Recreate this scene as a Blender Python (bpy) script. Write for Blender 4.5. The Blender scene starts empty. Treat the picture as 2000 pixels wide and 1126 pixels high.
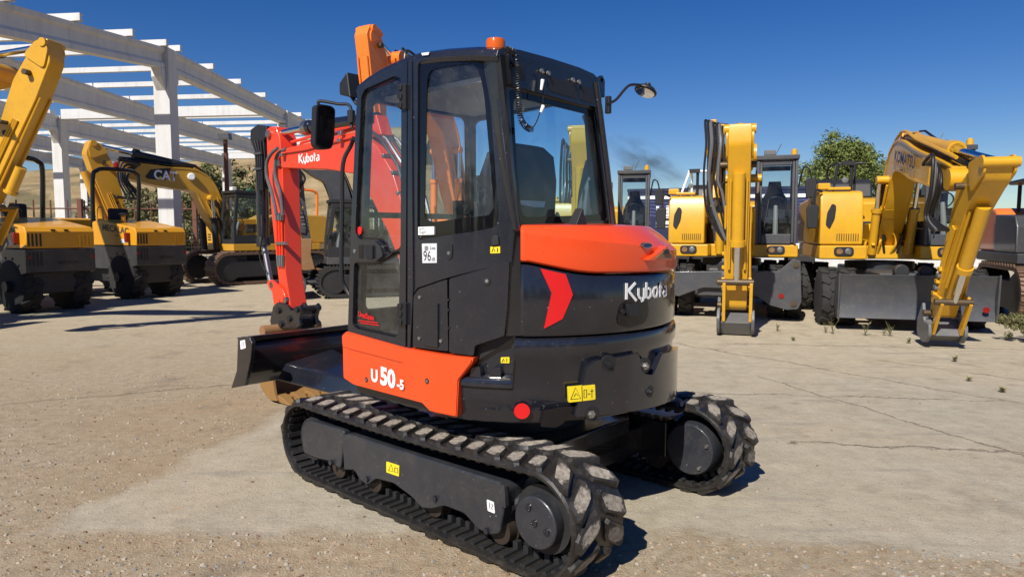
import bpy, bmesh, math, random
from mathutils import Vector, Matrix, noise
from mathutils.geometry import tessellate_polygon
R = math.radians
random.seed(7)
sc = bpy.context.scene
COL = sc.collection

# ------------------------------------------------------------------ camera, sky, sun, exposure
F_PX, HZ, CAM_H = 1350.0, 455.0, 1.67          # focal length and horizon row of the 2000 x 1126 photograph
PITCH = math.atan((563 - HZ) / F_PX)
cam_d = bpy.data.cameras.new('camera')
cam_d.sensor_fit = 'HORIZONTAL'; cam_d.sensor_width = 36.0; cam_d.lens = 36.0 * F_PX / 2000.0
cam_d.clip_start = 0.05; cam_d.clip_end = 5000
cam = bpy.data.objects.new('camera', cam_d); COL.objects.link(cam)
cam.location = (0, 0, CAM_H); cam.rotation_euler = (R(90) - PITCH, 0, 0)
sc.camera = cam

SUN_AZ, SUN_EL = R(28), R(43)    # shadows run 28 degrees right of straight ahead
world = bpy.data.worlds.new('World'); sc.world = world; world.use_nodes = True
nt = world.node_tree
sky = nt.nodes.new('ShaderNodeTexSky'); sky.sky_type = 'NISHITA'; sky.sun_disc = False
sky.sun_elevation = SUN_EL; sky.sun_rotation = math.pi + SUN_AZ
sky.altitude = 700; sky.air_density = 1.0; sky.dust_density = 0.25; sky.ozone_density = 3.2
hs = nt.nodes.new('ShaderNodeHueSaturation'); hs.inputs['Saturation'].default_value = 1.38; hs.inputs['Hue'].default_value = 0.516
nt.links.new(sky.outputs[0], hs.inputs['Color'])
bg = nt.nodes['Background']; bg.inputs['Strength'].default_value = 0.066
nt.links.new(hs.outputs[0], bg.inputs['Color'])
sun_d = bpy.data.lights.new('sun', 'SUN'); sun_d.energy = 5.0; sun_d.angle = R(0.53); sun_d.color = (1.0, 0.95, 0.87)
sun = bpy.data.objects.new('sun', sun_d); COL.objects.link(sun); sun.location = (-20, -40, 40)
dirn = Vector((math.sin(SUN_AZ) * math.cos(SUN_EL), math.cos(SUN_AZ) * math.cos(SUN_EL), -math.sin(SUN_EL)))
sun.rotation_euler = dirn.to_track_quat('-Z', 'Y').to_euler()
sc.view_settings.view_transform = 'Standard'; sc.view_settings.look = 'None'
sc.view_settings.exposure = 0.34; sc.view_settings.gamma = 1.0; sc.view_settings.use_curve_mapping = False
sc.render.engine = 'CYCLES'
sc.cycles.max_bounces = 8; sc.cycles.transparent_max_bounces = 16; sc.cycles.transmission_bounces = 4
sc.cycles.glossy_bounces = 4; sc.cycles.diffuse_bounces = 3

# ------------------------------------------------------------------ pixels to directions
_cp, _sp = math.cos(PITCH), math.sin(PITCH)
def ray(px, py):
    u = (px - 1000) / F_PX; v = (563 - py) / F_PX
    return Vector((u, _cp + v * _sp, -_sp + v * _cp))
def gp(px, py, z=0.0):                       # point at height z
    d = ray(px, py); t = (z - CAM_H) / d.z
    return Vector((d.x * t, d.y * t, z))
def dp(px, py, D):                           # point at depth D
    d = ray(px, py); t = D / d.y
    return Vector((d.x * t, D, CAM_H + d.z * t))
class Frame:                                 # local frame of a thing standing on the ground
    def __init__(s, x, y, ang):
        s.x, s.y, s.a = x, y, ang; s.c, s.s = math.cos(ang), math.sin(ang)
        s.O = s.loc(Vector((0, 0, CAM_H)))
    def loc(s, w):
        dx, dy = w.x - s.x, w.y - s.y
        return Vector((s.c * dx + s.s * dy, -s.s * dx + s.c * dy, w.z))
    def d(s, px, py):
        r = ray(px, py); return Vector((s.c * r.x + s.s * r.y, -s.s * r.x + s.c * r.y, r.z))
    def on(s, px, py, ax, val):
        r = s.d(px, py); t = (val - s.O[ax]) / r[ax]
        return s.O + r * t
    def xz(s, px, py, y=0.0):
        p = s.on(px, py, 1, y); return (p.x, p.z)
    def yz(s, px, py, x):
        p = s.on(px, py, 0, x); return (p.y, p.z)

# ------------------------------------------------------------------ mesh helpers
def XZ(y0=0.0, sg=1): return lambda u, v, w: (u, y0 + sg * w, v)
def YZ(x0=0.0, sg=1): return lambda u, v, w: (x0 + sg * w, u, v)
def XY(z0=0.0): return lambda u, v, w: (u, v, z0 + w)

def rnd(poly, r, n=4):                       # round the corners of a polygon
    out = []; m = len(poly)
    for i in range(m):
        p0, p1, p2 = Vector(poly[i - 1]), Vector(poly[i]), Vector(poly[(i + 1) % m])
        a, b = p0 - p1, p2 - p1; la, lb = a.length, b.length
        if la < 1e-6 or lb < 1e-6: continue
        k = min(r, la * .45, lb * .45)
        q0, q1 = p1 + a / la * k, p1 + b / lb * k
        for j in range(n + 1):
            t = j / n
            out.append(tuple(q0 * (1 - t) ** 2 + p1 * 2 * t * (1 - t) + q1 * t * t))
    return out
def shrink(poly, d):                         # move a polygon's edges inwards
    m = len(poly); A = sum(poly[i - 1][0] * poly[i][1] - poly[i][0] * poly[i - 1][1] for i in range(m))
    sg = 1 if A > 0 else -1; out = []
    for i in range(m):
        p0, p1, p2 = Vector(poly[i - 1]), Vector(poly[i]), Vector(poly[(i + 1) % m])
        e0 = (p1 - p0).normalized(); e1 = (p2 - p1).normalized()
        n0 = Vector((-e0.y, e0.x)) * sg; n1 = Vector((-e1.y, e1.x)) * sg
        b = n0 + n1; q = b.dot(n0)
        out.append(tuple(p1 + b * (d / q if abs(q) > .3 else d)))
    return out
def thick(pts, ws):                          # outline polygon of a polyline with half widths
    L, Rr = [], []; n = len(pts)
    for i in range(n):
        p = Vector(pts[i]); a = Vector(pts[max(i - 1, 0)]); b = Vector(pts[min(i + 1, n - 1)])
        t = (b - a).normalized(); nn = Vector((-t.y, t.x)); w = ws[i]
        if isinstance(w, tuple): wl, wr = w
        else: wl = wr = w
        L.append(tuple(p + nn * wl)); Rr.append(tuple(p - nn * wr))
    return L + Rr[::-1]
def smooth(pts, n=6):                        # Catmull-Rom through points
    P = [Vector(p) for p in pts]; out = []
    for i in range(len(P) - 1):
        p0, p1, p2, p3 = P[max(i - 1, 0)], P[i], P[i + 1], P[min(i + 2, len(P) - 1)]
        for j in range(n):
            t = j / n
            out.append(.5 * ((2 * p1) + (p2 - p0) * t + (2 * p0 - 5 * p1 + 4 * p2 - p3) * t * t + (3 * p1 - p0 - 3 * p2 + p3) * t ** 3))
    out.append(P[-1]); return out

class MB:
    def __init__(s): s.v = []; s.f = []; s.m = []
    def add(s, vs, fs, mi=0):
        o = len(s.v); s.v += [tuple(v) for v in vs]
        for f in fs: s.f.append(tuple(i + o for i in f)); s.m.append(mi)
        return s
    def box(s, c, d, M=None, mi=0):
        vs = []
        for i in (-.5, .5):
            for j in (-.5, .5):
                for k in (-.5, .5):
                    p = Vector((i * d[0], j * d[1], k * d[2]))
                    if M is not None: p = M @ p
                    vs.append(p + Vector(c))
        return s.add(vs, [(0, 1, 3, 2), (4, 6, 7, 5), (0, 4, 5, 1), (2, 3, 7, 6), (0, 2, 6, 4), (1, 5, 7, 3)], mi)
    def lohi(s, lo, hi, mi=0):
        return s.box([(a + b) / 2 for a, b in zip(lo, hi)], [b - a for a, b in zip(lo, hi)], None, mi)
    def prism(s, poly, fn, a, b, mi=0):
        n = len(poly)
        vs = [fn(u, v, a) for u, v in poly] + [fn(u, v, b) for u, v in poly]
        fs = [tuple(range(n)), tuple(range(2 * n - 1, n - 1, -1))] + [(i, i + n, (i + 1) % n + n, (i + 1) % n) for i in range(n)]
        return s.add(vs, fs, mi)
    def plate(s, outer, holes, fn, a, b, cuts=(), mi=0):   # flat outline with holes, bent by fn
        loops = [outer] + list(holes); pts = [Vector((p[0], p[1], 0)) for l in loops for p in l]
        tris = tessellate_polygon([[Vector((p[0], p[1], 0)) for p in l] for l in loops])
        bm = bmesh.new(); bv = [bm.verts.new(p) for p in pts]
        for t in tris:
            try: bm.faces.new([bv[i] for i in t])
            except ValueError: pass
        bmesh.ops.remove_doubles(bm, verts=bm.verts, dist=1e-6)
        for c in cuts:
            bmesh.ops.bisect_plane(bm, geom=list(bm.verts) + list(bm.edges) + list(bm.faces), plane_co=(c, 0, 0), plane_no=(1, 0, 0))
        bm.verts.index_update(); n = len(bm.verts)
        vs = [fn(v.co.x, v.co.y, a) for v in bm.verts] + [fn(v.co.x, v.co.y, b) for v in bm.verts]
        fs = []
        for f in bm.faces:
            ii = [v.index for v in f.verts]; fs.append(tuple(ii)); fs.append(tuple(i + n for i in reversed(ii)))
        for e in bm.edges:
            if len(e.link_faces) == 1:
                i, j = e.verts[0].index, e.verts[1].index; fs.append((i, j, j + n, i + n))
        bm.free(); return s.add(vs, fs, mi)
    def tube(s, pts, r, n=8, caps=True, mi=0):
        P = [Vector(p) for p in pts]; rr = r if isinstance(r, (list, tuple)) else [r] * len(P)
        t0 = (P[1] - P[0]).normalized(); up = Vector((0, 0, 1)) if abs(t0.z) < .9 else Vector((1, 0, 0))
        u = t0.cross(up).normalized(); vs = []
        for i, p in enumerate(P):
            t = (P[min(i + 1, len(P) - 1)] - P[max(i - 1, 0)]).normalized()
            u = (u - t * u.dot(t)).normalized(); w = t.cross(u)
            for k in range(n):
                a = 2 * math.pi * k / n
                vs.append(p + (u * math.cos(a) + w * math.sin(a)) * rr[i])
        fs = [(i * n + k, i * n + (k + 1) % n, (i + 1) * n + (k + 1) % n, (i + 1) * n + k) for i in range(len(P) - 1) for k in range(n)]
        if caps: fs += [tuple(range(n - 1, -1, -1)), tuple(range((len(P) - 1) * n, len(P) * n))]
        return s.add(vs, fs, mi)
    def cyl(s, p0, p1, r, n=16, r2=None, mi=0):
        return s.tube([p0, p1], [r, r if r2 is None else r2], n, True, mi)
    def loft(s, rings, closed=True, caps=True, mi=0):
        n = len(rings[0]); vs = [p for r in rings for p in r]; m = n if closed else n - 1
        fs = [(i * n + k, i * n + (k + 1) % n, (i + 1) * n + (k + 1) % n, (i + 1) * n + k) for i in range(len(rings) - 1) for k in range(m)]
        if caps: fs += [tuple(range(n - 1, -1, -1)), tuple(range((len(rings) - 1) * n, len(rings) * n))]
        return s.add(vs, fs, mi)
    def lathe(s, prof, c, axis, n=24, mi=0):     # prof: (radius, along axis)
        ax = Vector(axis).normalized(); up = Vector((0, 0, 1)) if abs(ax.z) < .9 else Vector((1, 0, 0))
        u = ax.cross(up).normalized(); w = ax.cross(u); c = Vector(c)
        rings = [[c + ax * h + (u * math.cos(2 * math.pi * k / n) + w * math.sin(2 * math.pi * k / n)) * max(r, 1e-4) for k in range(n)] for r, h in prof]
        return s.loft(rings, True, True, mi)
    def mesh(s, name, mats, ang=35):
        me = bpy.data.meshes.new(name); me.from_pydata(s.v, [], s.f)
        for m in (mats if isinstance(mats, (list, tuple)) else [mats]): me.materials.append(m)
        for p, i in zip(me.polygons, s.m): p.material_index = i
        bm = bmesh.new(); bm.from_mesh(me); bmesh.ops.recalc_face_normals(bm, faces=bm.faces)
        for f in bm.faces: f.smooth = True
        bm.to_mesh(me); bm.free(); me.set_sharp_from_angle(angle=R(ang)); me.update()
        return me
    def build(s, name, mats, parent=None, bev=0.0, seg=2, ang=35):
        o = bpy.data.objects.new(name, s.mesh(name, mats, ang)); COL.objects.link(o)
        if parent is not None: o.parent = parent
        if bev > 0:
            b = o.modifiers.new('bevel', 'BEVEL'); b.width = bev; b.segments = seg; b.limit_method = 'ANGLE'
            b.angle_limit = R(40); b.harden_normals = True; b.use_clamp_overlap = True
        return o
def inst(me, name, parent, M=None):
    o = bpy.data.objects.new(name, me); COL.objects.link(o)
    if parent is not None: o.parent = parent
    if M is not None: o.matrix_local = M
    return o
def thing(name, label, cat, loc=(0, 0, 0), rz=0.0, group=None):
    o = bpy.data.objects.new(name, None); COL.objects.link(o)
    o.location = loc; o.rotation_euler = (0, 0, rz); o.empty_display_size = .2
    o['label'] = label; o['category'] = cat
    if group: o['group'] = group
    return o
def tag(o, label=None, cat=None, group=None, kind=None):
    if label: o['label'] = label
    if cat: o['category'] = cat
    if group: o['group'] = group
    if kind: o['kind'] = kind
    return o

# ------------------------------------------------------------------ materials
def rgb(r, g, b):
    f = lambda c: (c / 255) / 12.92 if c <= 10 else (((c / 255) + .055) / 1.055) ** 2.4
    return (f(r), f(g), f(b), 1)
def nodes(name):
    m = bpy.data.materials.new(name); m.use_nodes = True
    return m, m.node_tree, m.node_tree.nodes['Principled BSDF']
def nz(t, scale, detail=4, rough=.6, co=None, dim='3D'):
    n = t.nodes.new('ShaderNodeTexNoise'); n.inputs['Scale'].default_value = scale
    n.inputs['Detail'].default_value = detail; n.inputs['Roughness'].default_value = rough
    if co is not None: t.links.new(co, n.inputs['Vector'])
    return n.outputs['Fac']
def ramp(t, fac, stops):
    r = t.nodes.new('ShaderNodeValToRGB'); e = r.color_ramp.elements
    e[0].position, e[0].color = stops[0]; e[1].position, e[1].color = stops[-1]
    for p, c in stops[1:-1]: x = e.new(p); x.color = c
    t.links.new(fac, r.inputs['Fac']); return r.outputs['Color']
def mix(t, fac, a, b, mode='MIX'):
    n = t.nodes.new('ShaderNodeMix'); n.data_type = 'RGBA'; n.blend_type = mode
    for v, i in ((fac, 'Factor'), (a, 'A'), (b, 'B')):
        s = [x for x in n.inputs if x.name == i and (x.type == ('VALUE' if i == 'Factor' else 'RGBA'))][0]
        if isinstance(v, bpy.types.NodeSocket): t.links.new(v, s)
        else: s.default_value = v
    return [x for x in n.outputs if x.type == 'RGBA'][0]
def math_(t, op, a, b=0.0, c=None, clamp=False):
    n = t.nodes.new('ShaderNodeMath'); n.operation = op; n.use_clamp = clamp
    for i, v in enumerate((a, b) if c is None else (a, b, c)):
        if isinstance(v, bpy.types.NodeSocket): t.links.new(v, n.inputs[i])
        else: n.inputs[i].default_value = v
    return n.outputs[0]
def bump(t, b, h, strength, dist):
    n = t.nodes.new('ShaderNodeBump'); n.inputs['Strength'].default_value = strength; n.inputs['Distance'].default_value = dist
    t.links.new(h, n.inputs['Height']); t.links.new(n.outputs[0], b.inputs['Normal'])
BW = lambda v: (v, v, v, 1)
def objco(t): return t.nodes.new('ShaderNodeTexCoord').outputs['Object']
def paint(name, col, rough=.35, coat=.3, dirt=.25, dcol=(.20, .16, .11, 1), dscale=6, metal=0.0, specks=0.0, bmp=0.0):
    m, t, b = nodes(name); co = objco(t); col = tuple(col[:3]) + (1,)
    f = ramp(t, nz(t, dscale, 8, .7, co), [(.42, BW(0)), (.78, BW(1))])
    f2 = ramp(t, nz(t, dscale * 7, 5, .7, co), [(.45, BW(.25)), (.7, BW(1))])
    ff = math_(t, 'MULTIPLY', math_(t, 'MULTIPLY', f, f2), dirt)
    base = mix(t, ff, mix(t, nz(t, 1.7, 2, .5, co), tuple(c * .88 for c in col[:3]) + (1,), tuple(min(1, c * 1.08) for c in col[:3]) + (1,)), dcol)
    if specks > 0:
        v = t.nodes.new('ShaderNodeTexVoronoi'); v.inputs['Scale'].default_value = 24; t.links.new(co, v.inputs['Vector'])
        sp = ramp(t, v.outputs['Distance'], [(.03, BW(1)), (.11, BW(0))])
        sp = math_(t, 'MULTIPLY', math_(t, 'MULTIPLY', sp, ramp(t, nz(t, 9, 3, .6, co), [(.45, BW(0)), (.65, BW(1))])), specks)
        base = mix(t, sp, base, (.45, .44, .42, 1)); ff = math_(t, 'MAXIMUM', ff, sp)
    t.links.new(base, b.inputs['Base Color'])
    t.links.new(math_(t, 'ADD', math_(t, 'MULTIPLY', nz(t, 14, 4, .6, co), .16), rough - .08), b.inputs['Roughness'])
    b.inputs['Metallic'].default_value = metal
    b.inputs['Coat Weight'].default_value = coat; b.inputs['Coat Roughness'].default_value = .08
    if bmp > 0: bump(t, b, nz(t, 60, 3, .6, co), bmp, .004)
    return m
def plain(name, col, rough=.5, metal=0.0, var=.15, scale=12, bmp=0.0, emis=0):
    m, t, b = nodes(name); co = objco(t); col = tuple(col[:3])
    t.links.new(mix(t, nz(t, scale, 5, .65, co), tuple(c * (1 - var) for c in col) + (1,), tuple(min(1, c * (1 + var)) for c in col) + (1,)), b.inputs['Base Color'])
    b.inputs['Roughness'].default_value = rough; b.inputs['Metallic'].default_value = metal
    if bmp > 0: bump(t, b, nz(t, scale * 4, 4, .6, co), bmp, .01)
    return m
def glass(name, tint, refl=1.0, rough=0.0):
    m = bpy.data.materials.new(name); m.use_nodes = True; t = m.node_tree; t.nodes.clear()
    out = t.nodes.new('ShaderNodeOutputMaterial'); tr = t.nodes.new('ShaderNodeBsdfTransparent'); gl = t.nodes.new('ShaderNodeBsdfGlossy')
    mx = t.nodes.new('ShaderNodeMixShader'); fr = t.nodes.new('ShaderNodeFresnel')
    bf = t.nodes.new('ShaderNodeNewGeometry').outputs['Backfacing']      # same reflectance from both sides of a pane
    t.links.new(math_(t, 'ADD', math_(t, 'MULTIPLY', bf, 1 / 1.45 - 1.45), 1.45), fr.inputs['IOR'])
    tr.inputs['Color'].default_value = tint; gl.inputs['Roughness'].default_value = rough; gl.inputs['Color'].default_value = (.9, .95, 1, 1)
    t.links.new(math_(t, 'MULTIPLY', fr.outputs[0], refl, clamp=True), mx.inputs['Fac'])
    t.links.new(tr.outputs[0], mx.inputs[1]); t.links.new(gl.outputs[0], mx.inputs[2])
    df = t.nodes.new('ShaderNodeBsdfDiffuse'); df.inputs['Color'].default_value = (.5, .47, .42, 1); md = t.nodes.new('ShaderNodeMixShader'); co = objco(t)     # dust film
    t.links.new(math_(t, 'ADD', math_(t, 'MULTIPLY', ramp(t, nz(t, 4, 6, .7, co), [(.4, BW(0)), (.75, BW(1))]), .05), math_(t, 'MULTIPLY', ramp(t, nz(t, 60, 3, .6, co), [(.66, BW(0)), (.72, BW(1))]), .10)), md.inputs['Fac'])
    t.links.new(mx.outputs[0], md.inputs[1]); t.links.new(df.outputs[0], md.inputs[2]); t.links.new(md.outputs[0], out.inputs['Surface'])
    return m
M = {}
M['orange'] = paint('orange_paint', (.80, .070, .011), .30, .5, .12, (.35, .2, .1, 1), 4)
M['red_boom'] = paint('red_orange_paint', (.78, .050, .014), .34, .4, .15, (.3, .12, .06, 1), 5)
M['dark'] = paint('charcoal_paint', (.011, .0125, .0195), .18, .6, .14, (.16, .13, .10, 1), 5, specks=.55)
M['dark_side'] = paint('charcoal_door_paint', (.0105, .0118, .0180), .28, .6, .12, (.16, .13, .10, 1), 5, specks=.6)
M['frame_grey'] = paint('undercarriage_grey_paint', (.021, .024, .031), .40, .3, .38, (.16, .13, .10, 1), 7, specks=.8, bmp=.15)
M['black'] = paint('black_paint', (.010, .010, .013), .25, .5, .12, (.10, .08, .06, 1), 5)
M['blackm'] = plain('black_plastic', (.013, .013, .015), .5, 0, .3)
M['gloss'] = plain('black_gloss', (.005, .005, .007), .06, 0, .1)
M['chrome'] = plain('chrome_rod', (.75, .75, .75), .12, 1.0, .1)
M['steel'] = plain('zinc_fitting', (.45, .43, .40), .35, 1.0, .25, 30)
M['bolt'] = plain('bolt_steel', (.40, .39, .37), .4, .9, .3, 30)
M['rubber'] = plain('black_rubber', (.012, .012, .013), .55, 0, .4, 20, .2)
M['hose'] = plain('rubber_hose', (.012, .012, .013), .4, 0, .3, 20)
M['greyhose'] = plain('worn_hose', (.10, .10, .105), .45, 0, .4, 25)
M['white'] = plain('white_print', (.80, .80, .80), .5, 0, .04)
M['yellow_s'] = plain('yellow_sticker', (.80, .62, .02), .35, 0, .05)
M['ink'] = plain('black_print', (.012, .012, .012), .5, 0, .1)
M['red_r'] = plain('red_reflector', (.62, .010, .012), .35, 0, .08, 200)
M['silver_s'] = plain('silver_sticker', (.62, .64, .66), .4, 0, .05)
M['amber'] = plain('amber_lens', (.55, .10, .008), .12, 0, .1)
M['grey_trim'] = plain('grey_trim', (.20, .21, .21), .6, 0, .1)
M['head'] = plain('beige_headliner', (.40, .38, .34), .8, 0, .1)
M['seat'] = plain('seat_fabric', (.012, .014, .022), .8, 0, .3, 60)
M['lamp'] = plain('lamp_lens', (.7, .7, .68), .1, 0, .1)
M['mirror'] = plain('mirror_glass', (.85, .87, .88), .03, 1.0, .02)
M['komatsu'] = paint('machine_yellow_paint', (.64, .335, .013), .36, .3, .55, (.22, .12, .035, 1), 4)
M['dumper'] = paint('amber_yellow_paint', (.66, .30, .010), .42, .25, .3, (.3, .2, .1, 1), 4)
M['cat'] = paint('ochre_yellow_paint', (.56, .29, .020), .45, .2, .35, (.25, .16, .07, 1), 3)
M['light_orange'] = paint('light_orange_paint', (.82, .20, .02), .38, .3, .2, (.35, .2, .1, 1), 4)
M['dgrey'] = paint('dark_grey_paint', (.032, .034, .038), .45, .2, .5, (.18, .15, .11, 1), 4)
M['mgrey'] = paint('machine_grey_paint', (.050, .053, .060), .45, .2, .4, (.22, .18, .13, 1), 4)
M['lgrey'] = paint('worn_grey_steel', (.115, .12, .125), .5, .1, .5, (.28, .24, .2, 1), 6, bmp=.2)
M['dmach'] = plain('dark_machinery', (.02, .02, .021), .5, 0, .4, 8)
M['steeltrack'] = plain('rusty_track_steel', (.17, .105, .07), .6, .3, .45, 12, .3)
M['rust'] = paint('rusty_bucket', (.26, .13, .05), .6, 0, .7, (.30, .24, .17, 1), 9, bmp=.4)
M['ochre'] = paint('ochre_bucket', (.27, .145, .045), .6, 0, .6, (.14, .08, .04, 1), 14, bmp=.4)
M['rustpost'] = plain('rusty_post', (.13, .05, .03), .8, 0, .4, 6)
M['wire'] = plain('fence_wire', (.12, .11, .10), .6, .6, .3)
M['tyre'] = plain('tyre_rubber', (.022, .021, .020), .85, 0, .4, 10, .3)
M['tred'] = plain('lens_red', (.22, .01, .008), .25, 0, .2)
M['green_l'] = plain('green_beacon', (.01, .10, .06), .2, 0, .1)
M['navy'] = plain('navy_tarpaulin', (.012, .016, .055), .45, 0, .15, 3)
M['navy_l'] = plain('pale_blue_print', (.06, .075, .20), .45, 0, .1)
M['lettering'] = plain('grey_lettering', (.07, .055, .03), .5, 0, .1)
M['blue_t'] = plain('blue_lettering', (.02, .03, .10), .5, 0, .1)
M['concrete_w'] = paint('white_concrete', (.60, .595, .58), .85, 0, .16, (.42, .38, .32, 1), 1.2, bmp=.1)
def streaky(m):                                # rain streaks down the concrete
    t = m.node_tree; b = t.nodes['Principled BSDF']; src = b.inputs['Base Color'].links[0].from_socket; co = objco(t)
    mp = t.nodes.new('ShaderNodeMapping'); mp.inputs['Scale'].default_value = (2.2, 2.2, .18); t.links.new(co, mp.inputs['Vector'])
    f = ramp(t, nz(t, 1.6, 6, .7, mp.outputs[0]), [(.50, BW(0)), (.72, BW(.55))])
    t.links.new(mix(t, f, src, (.40, .375, .34, 1)), b.inputs['Base Color'])
streaky(M['concrete_w'])
M['yellow_panel'] = plain('yellow_sheet', (.70, .40, .03), .5, 0, .1)
M['glass'] = glass('cab_glass', (.92, .96, .97, 1), 1.0)
M['glass_r'] = glass('rear_glass', (.85, .95, .98, 1), .9)
M['glass_b'] = glass('machine_glass', (.82, .86, .86, 1), 1.0)
# ------------------------------------------------------------------ ground
def ground_mat():
    m, t, b = nodes('yard_ground'); co = objco(t)
    sep = t.nodes.new('ShaderNodeSeparateXYZ'); t.links.new(co, sep.inputs[0]); X, Y = sep.outputs[0], sep.outputs[1]
    n1 = nz(t, .55, 6, .62, co); n2 = nz(t, 2.6, 6, .65, co); n3 = nz(t, 14, 5, .7, co); n4 = nz(t, 70, 4, .7, co)
    wob = math_(t, 'MULTIPLY', math_(t, 'SUBTRACT', nz(t, 1.6, 8, .7, co), .5), 1.1)
    # the smoother slab around the machine: right of its left edge, behind its front edge
    dl = math_(t, 'SUBTRACT', X, math_(t, 'ADD', math_(t, 'MULTIPLY', Y, .2), -3.42))
    df = math_(t, 'SUBTRACT', Y, math_(t, 'SUBTRACT', 3.74, math_(t, 'MULTIPLY', math_(t, 'MAXIMUM', math_(t, 'SUBTRACT', X, .7), 0.0), .16)))
    d = math_(t, 'ADD', math_(t, 'MINIMUM', dl, df), math_(t, 'MULTIPLY', wob, .75))
    slab = math_(t, 'MULTIPLY', math_(t, 'ADD', d, .08), 6.5, clamp=True)
    gravel = ramp(t, n3, [(.28, (.23, .185, .125, 1)), (.5, (.36, .295, .21, 1)), (.72, (.45, .39, .30, 1))])
    gravel = mix(t, ramp(t, n1, [(.38, BW(0)), (.66, BW(.75))]), gravel, (.34, .25, .155, 1))
    conc = ramp(t, n2, [(.25, (.28, .257, .205, 1)), (.5, (.352, .325, .266, 1)), (.75, (.415, .385, .32, 1))])
    conc = mix(t, ramp(t, n1, [(.40, BW(0)), (.66, BW(.6))]), conc, (.42, .36, .27, 1))
    col = mix(t, math_(t, 'MULTIPLY', slab, .8), gravel, conc)
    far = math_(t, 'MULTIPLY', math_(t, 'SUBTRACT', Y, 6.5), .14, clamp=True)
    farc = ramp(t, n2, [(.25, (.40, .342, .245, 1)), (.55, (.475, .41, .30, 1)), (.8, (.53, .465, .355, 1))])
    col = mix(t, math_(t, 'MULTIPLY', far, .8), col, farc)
    # oil and tyre stains
    st = ramp(t, nz(t, 1.1, 5, .7, co), [(.57, BW(0)), (.70, BW(.62))])
    col = mix(t, st, col, (.20, .175, .14, 1))
    # drag marks: smears stretched along one direction, on the slab
    mpn = t.nodes.new('ShaderNodeMapping'); mpn.inputs['Rotation'].default_value = (0, 0, R(-28)); mpn.inputs['Scale'].default_value = (.55, 3.2, 1); t.links.new(co, mpn.inputs['Vector'])
    sm1 = ramp(t, nz(t, 1.5, 6, .65, mpn.outputs[0]), [(.56, BW(0)), (.70, BW(.55))])
    col = mix(t, math_(t, 'MULTIPLY', sm1, slab), col, (.21, .20, .185, 1))
    mp2 = t.nodes.new('ShaderNodeMapping'); mp2.inputs['Rotation'].default_value = (0, 0, R(35)); mp2.inputs['Scale'].default_value = (.4, 6, 1); mp2.inputs['Location'].default_value = (3, 7, 0); t.links.new(co, mp2.inputs['Vector'])
    sm2 = ramp(t, nz(t, 1.2, 6, .7, mp2.outputs[0]), [(.66, BW(0)), (.76, BW(.35))])
    col = mix(t, sm2, col, (.52, .49, .43, 1))
    rs = ramp(t, nz(t, 2.1, 5, .7, co), [(.66, BW(0)), (.74, BW(.5))])
    col = mix(t, rs, col, (.40, .25, .13, 1))
    # stone chips
    for sc_, th, c in ((34, .16, (.47, .42, .35, 1)), (52, .17, (.19, .15, .11, 1)), (23, .15, (.42, .29, .2, 1)), (90, .20, (.46, .41, .34, 1))):
        v = t.nodes.new('ShaderNodeTexVoronoi'); v.inputs['Scale'].default_value = sc_; t.links.new(co, v.inputs['Vector'])
        k = math_(t, 'MULTIPLY', ramp(t, v.outputs['Distance'], [(th * .7, BW(1)), (th, BW(0))]), ramp(t, nz(t, sc_ * .23, 2, .5, co), [(.45, BW(0)), (.60, BW(1))]))
        k = math_(t, 'MULTIPLY', k, math_(t, 'SUBTRACT', 1.0, math_(t, 'MULTIPLY', slab, .62)))
        col = mix(t, math_(t, 'MULTIPLY', k, .8), col, c)
    # cracks and slab joints: thin wandering lines
    w1 = math_(t, 'MULTIPLY', math_(t, 'SUBTRACT', nz(t, 1.3, 6, .7, co), .5), .55)
    crack = None
    for (x0, y0, x1, y1, wd) in ((2.2, 5.45, 9.0, 4.3, .016), (2.9, 8.0, 4.2, 4.0, .014), (1.9, 7.2, 5.5, 6.7, .012), (4.8, 9.0, 8.6, 4.6, .016), (3.2, 10.4, 9.5, 9.6, .02), (-6, 6.2, -1.6, 8.2, .02), (1.8, 11.5, 5.2, 6.4, .016)):
        L = math.hypot(x1 - x0, y1 - y0); nx, ny = -(y1 - y0) / L, (x1 - x0) / L
        e = math_(t, 'ADD', math_(t, 'ADD', math_(t, 'MULTIPLY', X, nx), math_(t, 'MULTIPLY', Y, ny)), -(x0 * nx + y0 * ny))
        e = math_(t, 'ABSOLUTE', math_(t, 'ADD', e, w1))
        al = math_(t, 'ADD', math_(t, 'ADD', math_(t, 'MULTIPLY', X, (x1 - x0) / L / L), math_(t, 'MULTIPLY', Y, (y1 - y0) / L / L)), -(x0 * (x1 - x0) + y0 * (y1 - y0)) / L / L)
        inr = math_(t, 'MULTIPLY', math_(t, 'GREATER_THAN', al, 0.0), math_(t, 'LESS_THAN', al, 1.0))
        k = math_(t, 'MULTIPLY', math_(t, 'SUBTRACT', 1.0, math_(t, 'DIVIDE', e, wd * 1.7), clamp=True), inr)
        crack = k if crack is None else math_(t, 'MAXIMUM', crack, k)
    crack = math_(t, 'MULTIPLY', crack, ramp(t, n3, [(.30, BW(.25)), (.55, BW(1.0))]))
    col = mix(t, crack, col, (.15, .12, .09, 1))
    col = mix(t, 1.0, col, (1.02, 1.0, .95, 1), 'MULTIPLY')
    grain = ramp(t, nz(t, 130, 3, .75, co), [(.30, BW(.74)), (.5, BW(1.0)), (.70, BW(1.22))])
    col = mix(t, 1.0, col, grain, 'MULTIPLY')
    blot = ramp(t, nz(t, 6.5, 6, .7, co), [(.30, BW(.86)), (.5, BW(1.0)), (.72, BW(1.10))])
    col = mix(t, 1.0, col, blot, 'MULTIPLY')
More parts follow.
